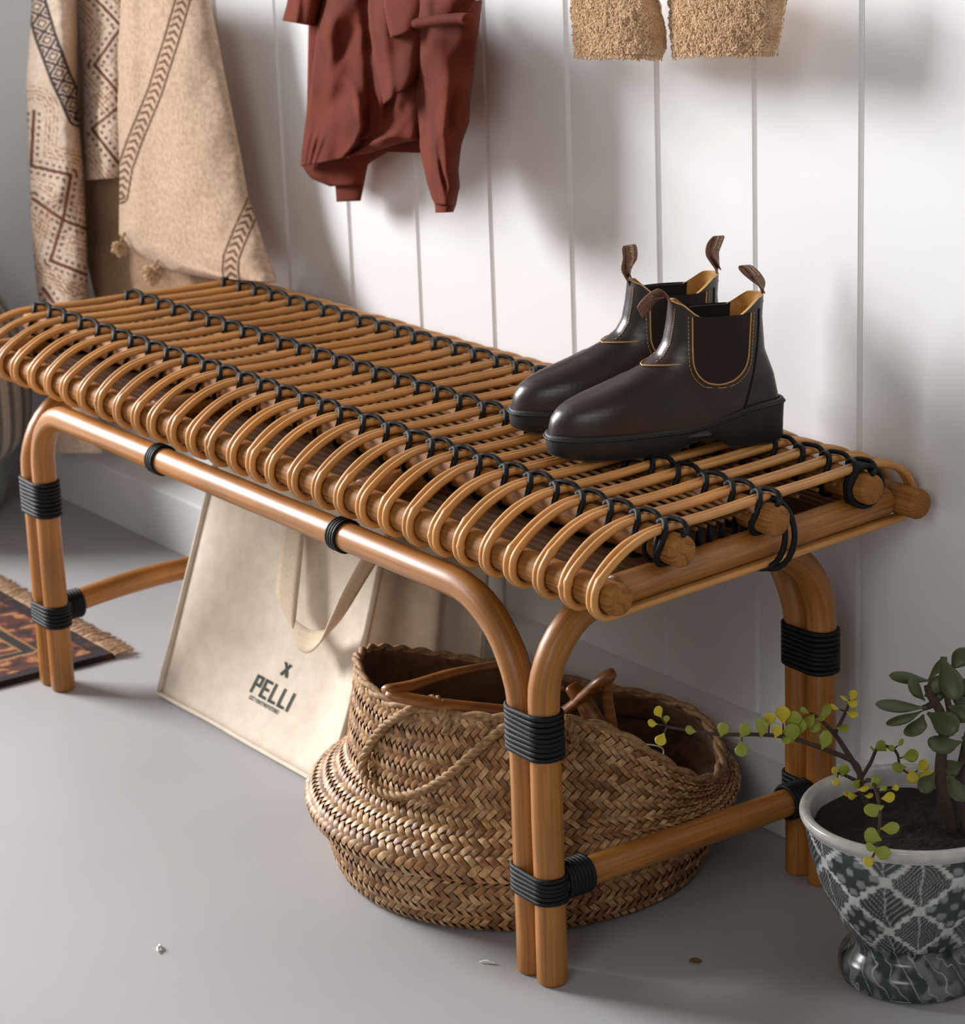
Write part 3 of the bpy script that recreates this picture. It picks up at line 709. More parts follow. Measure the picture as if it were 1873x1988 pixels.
straw_cols = [lin(c) for c in ((206, 164, 116), (188, 142, 94), (168, 120, 74), (216, 178, 132), (150, 106, 64), (196, 152, 104))]
recs = []
for span, along_i, ca, chh in floats:
    V = []; i0, i1, j0, j1 = span; g0 = .06
    nl, nw = 5, 3
    for a_ in range(nl):
        for b_ in range(nw):
            u = a_ / (nl - 1); w_ = b_ / (nw - 1)
            if along_i: ii = i0 + (i1 - i0) * u; jj = j0 + g0 + (j1 - j0 - 2 * g0) * w_
            else: jj = j0 + (j1 - j0) * u; ii = i0 + g0 + (i1 - i0 - 2 * g0) * w_
            ang, h, Y = lat(ii, jj); lift = -0.0004 + 0.0030 * math.sin(math.pi * (0.08 + 0.84 * u)) + 0.0007 * math.sin(math.pi * w_)
            V.append(spt(ang, min(max(h, .002), 1), lift))
    V = np.array(V); c = random.choice(straw_cols) * random.uniform(.72, 1.12)
    ctr = V.mean(0); nrm = np.cross(V[2 * nw] - V[nw], V[nw + 1] - V[nw]); nrm /= np.linalg.norm(nrm) + 1e-9
    if nrm @ np.append(ctr[:2] - BC, 0.02) < 0: nrm = -nrm
    view = CAM - ctr; facing = (nrm @ view) / np.linalg.norm(view)
    q = RC @ (ctr - CAM); px_ = FPX * q[0] / q[2] + PX
    recs.append((facing / q[2] - (0.5 if 985 < px_ < 1105 else 0) - (0 if chh > .42 else .15), V, c))
recs.sort(key=lambda r: -r[0]); FF = grid_faces(5, 3)
rest = Geo()
for k, (sc, V, c) in enumerate(recs):
    if k < 300:
        me = new_mesh('woven_strip', V, FF, None, np.tile(c, (15, 1))); add('woven_strip', me, 'straw', basket)
    else: rest.addmesh(V, FF, None, np.tile(c, (15, 1)))
o = add('weave', rest.mesh('weave', vcol=True), 'straw', basket); o['kind'] = 'stuff'
print('floats', len(recs))
# braided rim
for ph in (0, math.pi):
    pts = []
    for k in range(180):
        a = -180 + 2 * k; p = basket_pt(a, 1.0); th = k * 0.62 + ph; pts.append(p + np.array([RIGHT[0] * math.cos(math.radians(a)), RIGHT[1] * math.cos(math.radians(a)), 0]) * .0028 * math.cos(th) + np.array([0, 0, .0028 * math.sin(th) + .001]))
    tube('rim_braid', pts, .0034, 'rope', basket, 6, closed=True)
# rope handle: two strands twisted, hanging on the front
def basket_hit(px, py, off):
    d = ray(px, py); best = None
    for t in np.linspace(1.9, 2.9, 500):
        p = CAM + d * t; rel = p[:2] - BC; r = np.hypot(*rel); a = math.degrees(math.atan2(rel @ BACK, rel @ RIGHT))
        rimz = smooth_tab(a, rz)
        if p[2] <= RZ: lim = RR
        else:
            tt = min(1, max(0, (p[2] - RZ) / (rimz - RZ))); lim = RR + (smooth_tab(a, rr_) - RR) * (0.62 * sstep(tt, 0, .42) + .38 * tt)
        if r <= lim + off and p[2] < rimz + .012: return p
    return CAM + d * 2.36
def rope(path, name, r=.0034, tw=230, strands=3, parent=basket):
    C0 = resample(path, 120); S = np.concatenate([[0], np.cumsum(np.linalg.norm(np.diff(C0, axis=0), axis=1))]); g = Geo()
    T = np.gradient(C0, axis=0); T /= np.linalg.norm(T, axis=1)[:, None]; up = np.array([.3, -.5, .8]); 
    for k in range(strands):
        pts = []
        for c, t_, s_ in zip(C0, T, S):
            n1 = np.cross(t_, up); n1 /= np.linalg.norm(n1); n2 = np.cross(t_, n1); a = s_ * tw + 2 * math.pi * k / strands; pts.append(c + (n1 * math.cos(a) + n2 * math.sin(a)) * r * .75)
        v, f_, uv = tube_data(pts, r * .8, 6); g.addmesh(v, f_, uv)
    return add(name, g.mesh(name), 'rope', parent)
hpx = [(862, 1398), (856, 1366), (835, 1358), (795, 1378), (752, 1405), (722, 1440), (705, 1478), (709, 1510), (732, 1535), (775, 1546), (822, 1535), (870, 1505), (910, 1470), (950, 1435), (985, 1408), (1015, 1398)]
hoff = [.004, .008, .011, .010, .008, .007, .007, .007, .008, .010, .012, .013, .012, .010, .008, .004]
rope([basket_hit(x, y, o_) for (x, y), o_ in zip(hpx, hoff)], 'rope_handle')
rope([basket_hit(x, y, .005) for x, y in ((858, 1362), (866, 1385), (868, 1410), (864, 1425))], 'handle_knot', .003)
rope([basket_hit(x, y, .006) for x, y in ((1096, 1392), (1108, 1410), (1116, 1435), (1113, 1450))], 'handle_knot', .003)

# ================================================================== COAT HANGERS IN THE BASKET
def bar(g, pts, w1, w2):
    n = 16; P = resample(pts, n); r = [w1 + (w2 - w1) * k / (n - 1) for k in range(n)]; r[0] *= .7; r[-1] *= .7
    v, f_, uv = tube_data(P, r, 12, flat=0.62); g.addmesh(v, f_, uv)
def hanger(label, armL, armR, barp, hookp, d0):
    c = armL[0]; root = thing('coat_hanger', (float(c[0]), float(c[1]), float(c[2]) - .03), label, 'coat hanger', 'wooden hangers in the basket')
    for nm, pts, a, b_ in armL[1:] + armR + barp:
        g = Geo(); bar(g, pts, a, b_); add(nm, g.mesh(nm), 'hanger_wood', root)
    tube('hook', resample(hookp, 40), .0013, 'hook_metal', root, 8)
A = PD(748, 1340, 2.47); B1 = PD(980, 1288, 2.62); B2 = PD(1010, 1385, 2.50); Cc = PD(850, 1312, 2.53)
hanger('brown wooden coat hanger with its tip poking out at the left of the basket', [A, ('arm', [A, PD(800, 1330, 2.50), PD(880, 1306, 2.55), B1], .0085, .0060)], [('arm', [B1, PD(1040, 1300, 2.62), PD(1090, 1340, 2.60)], .006, .006)],
       [('trouser_bar', [A + np.array([0, 0, -.004]), PD(860, 1368, 2.475), B2, PD(1090, 1400, 2.52)], .0085, .0105)], [B1, PD(1000, 1330, 2.6), PD(1030, 1370, 2.6), PD(1060, 1400, 2.58)], 0)
A2 = PD(1193, 1306, 2.50)
hanger('brown wooden coat hanger with flared end standing in the basket behind the bench leg', [A2, ('arm', [A2, PD(1165, 1322, 2.505), PD(1140, 1345, 2.52), PD(1090, 1385, 2.55), PD(1030, 1400, 2.57)], .0100, .0085)],
       [('arm', [PD(1183, 1310, 2.51), PD(1178, 1350, 2.52), PD(1186, 1400, 2.53), PD(1190, 1440, 2.54)], .0060, .0065)], [('trouser_bar', [PD(1110, 1330, 2.54), PD(1140, 1375, 2.53), PD(1165, 1420, 2.53)], .010, .012)],
       [PD(1165, 1405, 2.49), PD(1195, 1420, 2.49), PD(1220, 1440, 2.50), PD(1280, 1450, 2.51), PD(1286, 1470, 2.51), PD(1275, 1486, 2.51), PD(1262, 1488, 2.51)], 0)

# ================================================================== HANGING CLOTHS
def polyat(poly, t):
    P = np.asarray(poly, float); S = np.concatenate([[0], np.cumsum(np.linalg.norm(np.diff(P, axis=0), axis=1))]); S /= S[-1]
    return np.stack([np.interp(t, S, P[:, 0]), np.interp(t, S, P[:, 1])], -1)
CLOTH_Y = 0.012
def panel_data(left, right, y0, bulge, nr, nc, folds=(), tube_back=0.0, tilt=0.0, noise_amp=0.0, seed=0.0, power=0.6):
    """cloth between a left and a right outline (photo pixels), at depth y0 from the wall with rounded section"""
    t = np.linspace(0, 1, nr); Lp = polyat(left, t); Rp = polyat(right, t); V = []; PXY = []
    for j in range(nr):
        for i in range(nc):
            u = i / (nc - 1); q = Lp[j] * (1 - u) + Rp[j] * u
            y = y0 - bulge * max(0, math.sin(math.pi * u)) ** power + tilt * (u - .5)
            for (fu, fw, fa, t0, t1, drift) in folds:
                k = sstep(t[j], t0 - .08, t0 + .04) * (1 - sstep(t[j], t1 - .04, t1 + .08)); y -= k * fa * math.exp(-((u - fu - drift * (t[j] - .5)) / fw) ** 2)
            if noise_amp: y -= noise_amp * (mnoise.noise(Vector((q[0] * .02 + seed, q[1] * .012, seed))) + .13 * mnoise.noise(Vector((q[0] * .04 + q[1] * .022 + seed, q[1] * .018 - q[0] * .008, seed + 5))))
            V.append(WY(q[0], q[1], y + CLOTH_Y)); PXY.append(q)
    return V, np.array(PXY)
def cloth(name, parent, mat, left, right, y0, bulge, nr=40, nc=24, thick=.003, vcolf=None, **kw):
    V, PXY = panel_data(left, right, y0, bulge, nr, nc, **kw)
    vc = vcolf(PXY) if vcolf else None
    o = add(name, new_mesh(name, V, grid_faces(nr, nc), None, vc), mat, parent)
    m = o.modifiers.new('thickness', 'SOLIDIFY'); m.thickness = thick; m.offset = 1
    return o
def seg_dist(P, poly):
    """distance, arclength and side for points P to a polyline"""
    poly = np.asarray(poly, float); best = np.full(len(P), 1e9); S = np.zeros(len(P)); sgn = np.zeros(len(P)); acc = 0
    for a, b_ in zip(poly[:-1], poly[1:]):
        d = b_ - a; Ln = np.linalg.norm(d); d /= Ln; r = P - a; t = np.clip(r @ d, 0, Ln); e = r - t[:, None] * d; dist = np.linalg.norm(e, axis=1)
        k = dist < best; best[k] = dist[k]; S[k] = (acc + t)[k]; sgn[k] = np.sign(d[0] * r[:, 1] - d[1] * r[:, 0])[k]; acc += Ln
    return best, S, sgn
def nz2(P, s, seed=0): return np.array([mnoise.noise(Vector((p[0] * s, p[1] * s, seed))) for p in P])
CREAM = lin((222, 200, 180)); BROWN = lin((96, 58, 34)); MIDB = lin((150, 104, 62)); NAVY = lin((36, 30, 38)); PLAINB = lin((176, 146, 118))
def mixc(base, col, k): return base * (1 - k[:, None]) + np.asarray(col)[None, :] * k[:, None]
def lines(P, c, poly, wd=3.5, dots=True, hatch=True, seed=0, col=BROWN):
    d, S, sg = seg_dist(P, poly); d = d + 1.2 * nz2(P, .12, seed)
    if hatch:
        k = sstep(d, 17, 19) * (1 - sstep(d, 46, 50)) * sstep(np.sin(d * 2 * math.pi / 7.5), .0, .5) * sstep(nz2(P, .16, seed + 3), -.35, .1); c = mixc(c, MIDB, k * .85)
    if dots:
        k = (1 - sstep(np.abs(d - 11), 2.2, 3.6)) * (1 - sstep(np.abs((S % 13) - 6.5), 2.6, 4.0)); c = mixc(c, BROWN, k * .9)
    c = mixc(c, lin((104, 56, 34)), (1 - sstep(d, wd - 1, wd + 1))); return c
def chevron(P, c, poly, hw=14):
    d, S, sg = seg_dist(P, poly); d = d + .5 * nz2(P, .2, 5)
    k = (1 - sstep(np.abs(d - hw), 1.4, 2.6)); c = mixc(c, BROWN, k)
    ph = ((S - 0.85 * d) % 15) / 15; k = (d < hw - 4) * sstep(ph, .08, .2) * (1 - sstep(ph, .5, .66)); return mixc(c, lin((108, 72, 40)), k * .95)
def base(P, col=CREAM): return np.tile(col, (len(P), 1))
def paint_cream(P):
    c = base(P, lin((206, 180, 157))); c = chevron(P, c, [(372, -60), (335, 70), (300, 180), (262, 272), (243, 325), (234, 380)])
    return chevron(P, c, [(498, 385), (466, 455), (449, 500), (447, 525), (455, 575)], 15)
def paint_left(P):
    c = base(P)
    c = lines(P, c, [(66, 215), (60, 322), (138, 340), (122, 427), (64, 386)], seed=1); c = lines(P, c, [(170, 445), (122, 427), (98, 506), (172, 535)], seed=2)
    c = lines(P, c, [(84, 560), (120, 610), (172, 590)], seed=4, hatch=True)
    ax = [(62, -20), (88, 70), (118, 150), (152, 225)]; d, S, sg = seg_dist(P, ax); inside = 1 - sstep(d, 21, 23)
    tri = np.abs(((S / 34) % 1) - .5) * 2; e = np.abs(d / 21 - tri); k = (1 - sstep(e, .16, .24)) + (1 - sstep(np.abs(d - 20), 2.5, 4)) + (1 - sstep(np.abs(e - .55), .10, .16))
    return mixc(c, NAVY, np.clip(k, 0, 1) * inside * .95)
def paint_mid(P):
    c = base(P); c = lines(P, c, [(150, -40), (236, 52), (183, 126), (236, 186)], seed=6, wd=3); c = lines(P, c, [(240, 200), (178, 250), (234, 322)], seed=7, wd=3); return c
def paint_plain(P): return base(P, lin((172, 142, 114))) * (1 + .06 * nz2(P, .05, 2))[:, None]
shawl = thing('patterned_throw', tuple(WY(240, 400, -.05)), 'cream throw with brown block-printed diamonds and chevron bands hanging by the wall', 'throw')
shawl.location.z = .2
cloth('plain_underside', shawl, 'printed_cloth', [(150, -40), (150, 300), (170, 520), (200, 640)], [(330, -40), (350, 300), (420, 520), (425, 640)], -.022, .010, 50, 40, vcolf=paint_plain, noise_amp=.006, seed=3)
cloth('fold', shawl, 'printed_cloth', [(64, -40), (58, 60), (50, 170), (58, 330), (60, 440), (72, 560), (84, 640), (100, 880)], [(150, -40), (152, 60), (150, 200), (163, 330), (168, 450), (172, 580), (180, 700), (200, 880)], -.055, .045, 320, 48, vcolf=paint_left, noise_amp=.010, seed=1, power=.55)
cloth('fold', shawl, 'printed_cloth', [(150, -40), (155, 60), (162, 150), (163, 260), (165, 350)], [(250, -40), (246, 60), (244, 180), (244, 280), (234, 345)], -.040, .022, 150, 44, vcolf=paint_mid, noise_amp=.006, seed=5)
cloth('front_fold', shawl, 'printed_cloth', [(236, -40), (228, 90), (226, 190), (232, 330), (231, 455), (262, 492), (330, 526), (424, 543), (448, 543)], [(398, -40), (420, 60), (438, 150), (468, 300), (482, 380), (502, 440), (518, 490), (536, 536), (538, 548)], -.050, .028, 280, 110, vcolf=paint_cream, noise_amp=.0025, seed=8, folds=[(.12, .10, .008, 0, 1, .0), (.55, .25, .004, .2, .9, .2)])
# pompom tassels
for (tx, ty, s_) in ((232, 478, 1.0), (297, 528, 1.25)):
    c = WY(tx, ty, -.062); g = Geo()
    for k in range(170):
        a = random.uniform(0, 6.28); e = random.uniform(-1.5, .9); d = np.array([math.cos(a) * math.cos(e), math.sin(a) * math.cos(e), math.sin(e)])
        L_ = .011 * s_ * random.uniform(.8, 1.25); p0 = c + d * .002; p1 = c + d * L_ + np.array([0, 0, -.003])
        v, f_, uv = tube_data([p0, (p0 + p1) / 2 + d * .001, p1], [.0012 * s_, .0014 * s_, .0008 * s_], 4); g.addmesh(v, f_, uv, np.tile(lin((214, 184, 150)), (len(v), 1)))
    v, f_, uv = tube_data([c + np.array([0, .01, .018]), c + np.array([0, .004, .009]), c], .0018, 5); g.addmesh(v, f_, uv, np.tile(lin((200, 170, 138)), (len(v), 1)))
    add('tassel', g.mesh('tassel', vcol=True), 'printed_cloth', shawl)

jacket = thing('rust_jacket', tuple(WY(760, 200, -.06)), 'rust-red cotton jacket hanging on the white wall between throw and fleece', 'jacket')
jacket.location.z = .55
JM = 'rust_cotton'
cloth('back_body', jacket, JM, [(600, -40), (596, 200), (586, 322), (602, 346), (640, 362)], [(800, -40), (790, 200), (770, 285), (715, 318), (706, 358)], -.030, .012, 46, 34, noise_amp=.006, seed=2)
cloth('back_hem_tab', jacket, JM, [(648, 345), (651, 365), (653, 392)], [(716, 310), (706, 362), (700, 390)], -.026, .006, 16, 14, noise_amp=.003, seed=12)
cloth('left_front', jacket, JM, [(624, -40), (618, 30), (613, 80), (606, 130), (604, 160), (598, 200), (591, 250), (585, 300), (583, 323)], [(800, -40), (806, 60), (816, 140), (824, 210), (826, 240), (824, 262), (816, 272), (784, 276), (722, 296)], -.052, .030, 90, 60, noise_amp=.016, seed=4, power=.5,
      folds=[(.16, .06, .006, .2, .6, .1), (.55, .07, -.014, .0, .8, .1), (.72, .05, -.012, .45, .95, -.2), (.35, .05, .006, .55, .95, .5), (.05, .03, .006, .8, 1, 0), (.12, .02, .005, .84, 1, 0), (.19, .02, .004, .84, 1, 0)])
cloth('center_hem', jacket, JM, [(716, 250), (720, 275), (724, 294)], [(822, 240), (820, 270), (816, 297)], -.034, .008, 14, 30, noise_amp=.006, seed=9)
cloth('right_front', jacket, JM, [(716, -40), (714, 20), (719, 70), (726, 120), (735, 160), (744, 202)], [(830, -40), (826, 40), (824, 90), (820, 120), (815, 140), (806, 158)], -.082, .018, 44, 26, noise_amp=.007, seed=6, folds=[(.25, .12, .006, 0, 1, 0)])
cloth('right_sleeve', jacket, JM, [(792, 20), (797, 70), (801, 130), (808, 200), (814, 285), (822, 325), (828, 352), (838, 385), (844, 397)], [(936, 0), (932, 40), (924, 110), (913, 190), (911, 238), (896, 280), (890, 330), (893, 362), (884, 398)], -.058, .046, 90, 40, noise_amp=.010, seed=7, power=.5,
      folds=[(.7, .10, -.008, .45, .62, -.4), (.5, .25, .005, .62, .8, .0), (.35, .08, -.006, .7, .9, .5)])
cloth('sleeve_cuff', jacket, JM, [(842, 388), (844, 400), (845, 413)], [(890, 372), (886, 396), (880, 412)], -.066, .026, 14, 20, noise_amp=.003, seed=8, power=.5)
cloth('left_cuff', jacket, JM, [(566, -40), (556, 10), (548, 40)], [(634, -40), (624, 20), (614, 52)], -.050, .024, 20, 20, noise_amp=.006, seed=10, folds=[(.3, .1, .006, 0, 1, .2)])
cloth('pocket_flap', jacket, JM, [(742, -40), (745, 10), (752, 50), (758, 73)], [(832, -40), (826, 20), (815, 40), (803, 58)], -.104, .012, 24, 20, noise_amp=.005, seed=11)
cloth('upper_sleeve', jacket, JM, [(806, -40), (806, 10), (805, 30), (807, 46)], [(930, -40), (924, 0), (914, 20), (905, 34)], -.104, .020, 30, 28, noise_amp=.012, seed=13, folds=[(.2, .08, .006, .5, 1, .1)])
# rolled cuff: a real little tube of cloth
rc = [WY(x, y, -.122) for x, y in ((806, 46), (835, 42), (870, 38), (900, 36), (914, 38))]
v, f_, uv = tube_data(resample(rc, 24), [.005, .0075] + [.0085] * 18 + [.009, .0085, .006, .002], 12, flat=.7); add('rolled_cuff', new_mesh('rolled_cuff', v, f_, uv), JM, jacket)

fleece = thing('fleece_garment', tuple(WY(1310, 60, -.05)), 'beige curly fleece garment with two legs hanging above the boots', 'garment')
fleece.location.z = .78
def fleece_leg(left, right, seed):
    V, PXY = panel_data(left, right, -.045, .035, 60, 70, noise_amp=.004, seed=seed, power=.45)
    V = np.array(V); nr, nc = 60, 70
    for k, p in enumerate(V):
        w_ = mnoise.cell_vector(Vector(p * 140)); d = mnoise.noise(Vector(p * 170)); V[k][1] -= .0022 * d
        j = k // nc
        if j == nr - 1: V[k][2] += .003 * mnoise.noise(Vector(p * 60))
    o = add('leg', new_mesh('leg', V, grid_faces(nr, nc)), 'fleece', fleece); m = o.modifiers.new('thickness', 'SOLIDIFY'); m.thickness = .004; m.offset = 1
    # curls of pile
    g = Geo(); r = np.random.default_rng(int(seed * 10))
    ico = [(0, 0, 1), (0, 0, -1), (1, 0, 0), (-1, 0, 0), (0, 1, 0), (0, -1, 0)]; icf = [(0, 2, 4), (0, 4, 3), (0, 3, 5), (0, 5, 2), (1, 4, 2), (1, 3, 4), (1, 5, 3), (1, 2, 5)]
    for k in range(9000):
        jj = r.uniform(0, nr - 1.001); ii = r.uniform(0, nc - 1.001); a = V[int(jj) * nc + int(ii)]; b_ = V[(int(jj) + 1) * nc + int(ii) + 1]; t = r.random(); p = a * (1 - t) + b_ * t + np.array([0, -r.uniform(.0, .0022), 0])
        if jj > nr - 3 : p = p + np.array([0, 0, -r.uniform(0, .003)])
        s_ = r.uniform(.0008, .0016); th = r.uniform(0, 6.28); cs, sn = math.cos(th), math.sin(th)
        g.addmesh([(p[0] + s_ * (1.5 * q[0] * cs - q[2] * sn), p[1] + s_ * q[1], p[2] + s_ * (1.5 * q[0] * sn + q[2] * cs)) for q in ico], icf)
    o = add('pile', g.mesh('pile'), 'fleece', o); o['kind'] = 'stuff'
fleece_leg([(1104, -60), (1108, 0), (1112, 60), (1118, 109)], [(1262, -60), (1280, 0), (1294, 60), (1294, 92), (1286, 111)], 1.5)
fleece_leg([(1294, -60), (1298, 0), (1302, 60), (1306, 108)], [(1532, -60), (1526, 0), (1521, 50), (1508, 104)], 4.5)

# ================================================================== STRIPED BAG (far left)
sb = WZ(29, 962, 0.0)
SC = np.array([sb[0], sb[1]]) - RIGHT * .165; SC = SC + np.array([.785, -.547]) * (max(0, SC[1] + .235) / .547)
bag = thing('striped_bag', (SC[0], SC[1], 0), 'soft cotton storage bag with grey stripes and plain grey-blue base on the floor', 'bag')
def lathe(prof, c, n, wob=0.0):
    V = []; 
    for r, z in prof:
        for k in range(n):
            a = 2 * math.pi * k / n; q = r * (1 + wob * math.sin(3 * a + z * 18) + wob * .7 * math.sin(7 * a + 2 - z * 9)); V.append((c[0] + q * math.cos(a), c[1] + q * math.sin(a), z))
    return V, grid_faces(len(prof), n, wrap=True)
v, f_ = lathe([(.02, .001), (.14, .001), (.158, .010), (.168, .04), (.172, .088)], SC, 80, .008); add('base', new_mesh('base', v, f_), 'bag_base', bag)
pr_ = [(.1735, .084), (.202, .11), (.212, .15), (.212, .21), (.204, .26), (.186, .31), (.164, .35), (.130, .39), (.095, .43), (.075, .46), (.09, .49)]
PP = resample(pr_, 40); v, f_ = lathe(PP, SC, 360, .016)
vc = np.array([lin((214, 206, 196)) if (k % 360) % 10 < 6 else lin((138, 134, 132)) for k in range(len(v))]); add('striped_body', new_mesh('striped_body', v, f_, None, vc), 'striped_cloth', bag)

# ================================================================== RUG
rug = thing('persian_rug', (-.55, -.55, 0), 'dark red and brown patterned rug with pale fringe on the floor', 'rug')
RX0, RX1, RY0, RY1 = -.84, -.3045, -.95, -.292
nx_, ny_ = 180, 220; V = []; VC = []
for j in range(ny_):
    for i in range(nx_):
        x = RX0 + (RX1 - RX0) * i / (nx_ - 1); y = RY0 + (RY1 - RY0) * j / (ny_ - 1); h = .0075 + .0008 * mnoise.noise(Vector((x * 60, y * 60, 0)))
        if i in (0, nx_ - 1) or j in (0, ny_ - 1): h = .001
        V.append((x, y, h))
        n1 = mnoise.noise(Vector((x * 26, y * 26, 4))); n2 = mnoise.noise(Vector((x * 62, y * 48, 9))); d = min(RX1 - x, RY1 - y)
        c = lin((92, 40, 28))
        if n1 > .12: c = lin((140, 74, 44))
        if n2 > .28: c = lin((186, 128, 76))
        if n2 < -.25: c = lin((46, 24, 22))
        if d < .022: c = lin((36, 20, 18)) if n2 < .3 else lin((84, 40, 28))
        if .070 < d < .075 or .088 < d < .092: c = lin((176, 130, 80))
        if .075 <= d <= .088: c = lin((38, 26, 24))
        VC.append(c)
add('rug_pile', new_mesh('rug_pile', V, grid_faces(ny_, nx_), None, np.array(VC)), 'rug_pile', rug)
g = Geo()
for k in range(520):
    x = RX0 + (RX1 - RX0) * random.random(); L_ = random.uniform(.018, .034); dx = random.uniform(-.008, .008)
    pts = [(x, RY1 - .002, .005), (x + dx * .4, RY1 + L_ * .5, random.uniform(.004, .009)), (x + dx, RY1 + L_, random.uniform(.002, .005))]
    v, f_, uv = tube_data(resample(pts, 5), .0013, 4); g.addmesh(v, f_, uv)
o = add('fringe', g.mesh('fringe'), 'fringe', rug); o['kind'] = 'stuff'

# ================================================================== PLANTER AND SUCCULENTS
PC = np.array([0.957, -0.126]); 
pot = thing('footed_planter', (PC[0], PC[1], 0), 'footed ceramic planter with green and white leaf diamonds at the bench end', 'planter')
prof = resample([(.0, .002), (.058, .002), (.0650, .004), (.0675, .012), (.0660, .022), (.0595, .030), (.0555, .036), (.0560, .042), (.0640, .055), (.0750, .075), (.0850, .098), (.0925, .122), (.0972, .145), (.0985, .154), (.1010, .158), (.1030, .1625), (.1020, .1670), (.0975, .1680), (.0935, .1650), (.0915, .158), (.0905, .146), (.0890, .120)], 230)
NA = 520; v, f_ = lathe(prof, PC, NA)
S = np.concatenate([[0], np.cumsum(np.linalg.norm(np.diff(prof, axis=0), axis=1))]); outer = np.argmax(prof[:, 1] > .1545)
VC = np.zeros((len(v), 3)); DARK = lin((46, 58, 58)); WHT = lin((206, 208, 206)); MIDG = lin((92, 106, 106))
ncell = 9
for j in range(len(prof)):
    th = np.arange(NA) / NA * 2 * math.pi
    if j >= outer: VC[j * NA:(j + 1) * NA] = lin((206, 200, 194)); continue
    nzv = np.array([mnoise.noise(Vector((math.cos(t) * 6, math.sin(t) * 6, S[j] * 60))) for t in th]); a = th / (2 * math.pi) * ncell; vv = S[j] / .060
    p_ = a + vv + .05 * nzv; q_ = a - vv + .05 * nzv; fp, fq = p_ % 1, q_ % 1; ip, iq = np.floor(p_), np.floor(q_)
    edge = np.minimum(np.minimum(fp, 1 - fp), np.minimum(fq, 1 - fq)); lx = (fp + fq) - 1; ly = (fp - fq)    # lx along leaf, ly across? (vertical axis is fp-fq)
    kind = ((ip * 7 + iq * 13) % 3)
    rib = np.abs(lx); vein = np.sin((ly * 1.0 + rib * 1.3) * 40 + nzv)
    blob = np.sin(ly * 9 + 1) * np.cos(lx * 9)
    leaf = np.where(kind == 0, sstep(vein, .25, .9) * .75 + (rib < .03) * .8, np.where(kind == 1, sstep(blob, .2, .5) * .75, sstep(np.sin((ly - rib * 1.1) * 26), .35, .8) * .65 + (rib < .035) * .7))
    wv_ = 1 - sstep(edge + .03 * np.sin(ly * 60), .035, .075); k = np.clip(np.maximum(leaf * .55, wv_), 0, 1)
    if prof[j][1] < .05: k = np.clip(.35 * sstep(nzv, -.1, .25) + .9 * (1 - sstep(np.abs(np.sin(th * 13 + S[j] * 120 + nzv * 2)), .0, .16)), 0, 1) * .8
    VC[j * NA:(j + 1) * NA] = DARK[None] * (1 - k[:, None]) + WHT[None] * k[:, None]
add('bowl', new_mesh('bowl', v, f_, None, VC), 'pot_glaze', pot)
g = Geo(); nr_ = 16
V = [(PC[0], PC[1], .150)]
for j in range(1, nr_):
    for k in range(48):
        r = .0912 * j / (nr_ - 1); a = 2 * math.pi * k / 48; V.append((PC[0] + r * math.cos(a), PC[1] + r * math.sin(a), .148 + .004 * mnoise.noise(Vector((r * 80 * math.cos(a), r * 80 * math.sin(a), 2)))))
F = [(0, 1 + k, 1 + (k + 1) % 48) for k in range(48)] + [(1 + j * 48 + k, 1 + (j + 1) * 48 + k, 1 + (j + 1) * 48 + (k + 1) % 48, 1 + j * 48 + (k + 1) % 48) for j in range(nr_ - 2) for k in range(48)]
add('soil', new_mesh('soil', V, F), 'soil', pot)

def leaf_mesh(name, mat, thick, taper):
    """unit obovate fleshy leaf along +x, base at the origin"""
    V = []; n1, n2 = 16, 10
    for i in range(n1):
        u = i / (n1 - 1); x = 1 - (1 - u) ** 1.15 if False else u; hw = .5 * math.sqrt(max(0.0, 1 - ((u - taper) / (1 - taper)) ** 2)) if u > taper else .5 * (.14 + .86 * float(sstep(u / taper, 0, 1)) ** .9)
        hw = max(hw, .01)
        for k in range(n2):
            a = 2 * math.pi * k / n2; V.append((x, hw * math.cos(a), thick * (hw * 1.6 + .02) * math.sin(a) + .12 * u * u))
    F = grid_faces(n1, n2, wrap=True); F += [tuple(range(n2))[::-1], tuple((n1 - 1) * n2 + k for k in range(n2))]
    me = new_mesh(name, V, F); me.materials.append(MATS[mat]); return me
LM = {'jade': leaf_mesh('leaf_jade', 'jade_leaf', .20, .60), 'green': leaf_mesh('leaf_green', 'green_leaf', .15, .56), 'yellow': leaf_mesh('leaf_yellow', 'yellow_leaf', .15, .56)}
def leaf(root, kind, base_p, tip_p, width, roll=0.0):
    a = Vector(base_p); b_ = Vector(tip_p); x = (b_ - a); Ln = x.length; x.normalize()
    view = (Vector(CAM) - a).normalized(); up = Vector((0, 0, 1)); z = (view * .75 + up * .6 + Vector((random.uniform(-.3, .3), random.uniform(-.3, .3), random.uniform(-.2, .2)))); z = (z - x * z.dot(x)).normalized()
    z = Matrix.Rotation(roll, 3, x) @ z; y = z.cross(x)
    M4 = Matrix(((x.x * Ln, y.x * width, z.x * width, a.x), (x.y * Ln, y.y * width, z.y * width, a.y), (x.z * Ln, y.z * width, z.z * width, a.z), (0, 0, 0, 1)))
    o = bpy.data.objects.new('leaf', LM[kind]); COL.objects.link(o); o.parent = root; o.matrix_parent_inverse = Matrix.Translation(-root.location); o.matrix_basis = M4
    return o
def depth_of(p): return float(RC[2] @ (np.array(p) - CAM))
d0 = depth_of((PC[0], PC[1], .22)); SPX = FPX / d0
jroot = np.array([PC[0] + .030, PC[1] + .020, .149])
jade = thing('jade_plant', tuple(jroot), 'jade plant with large dark green fleshy leaves in the footed planter', 'plant')
jd = depth_of(jroot + np.array([0, 0, .08]))
def JP(x, y, dd=0.0): return PD(x, y, jd + dd)
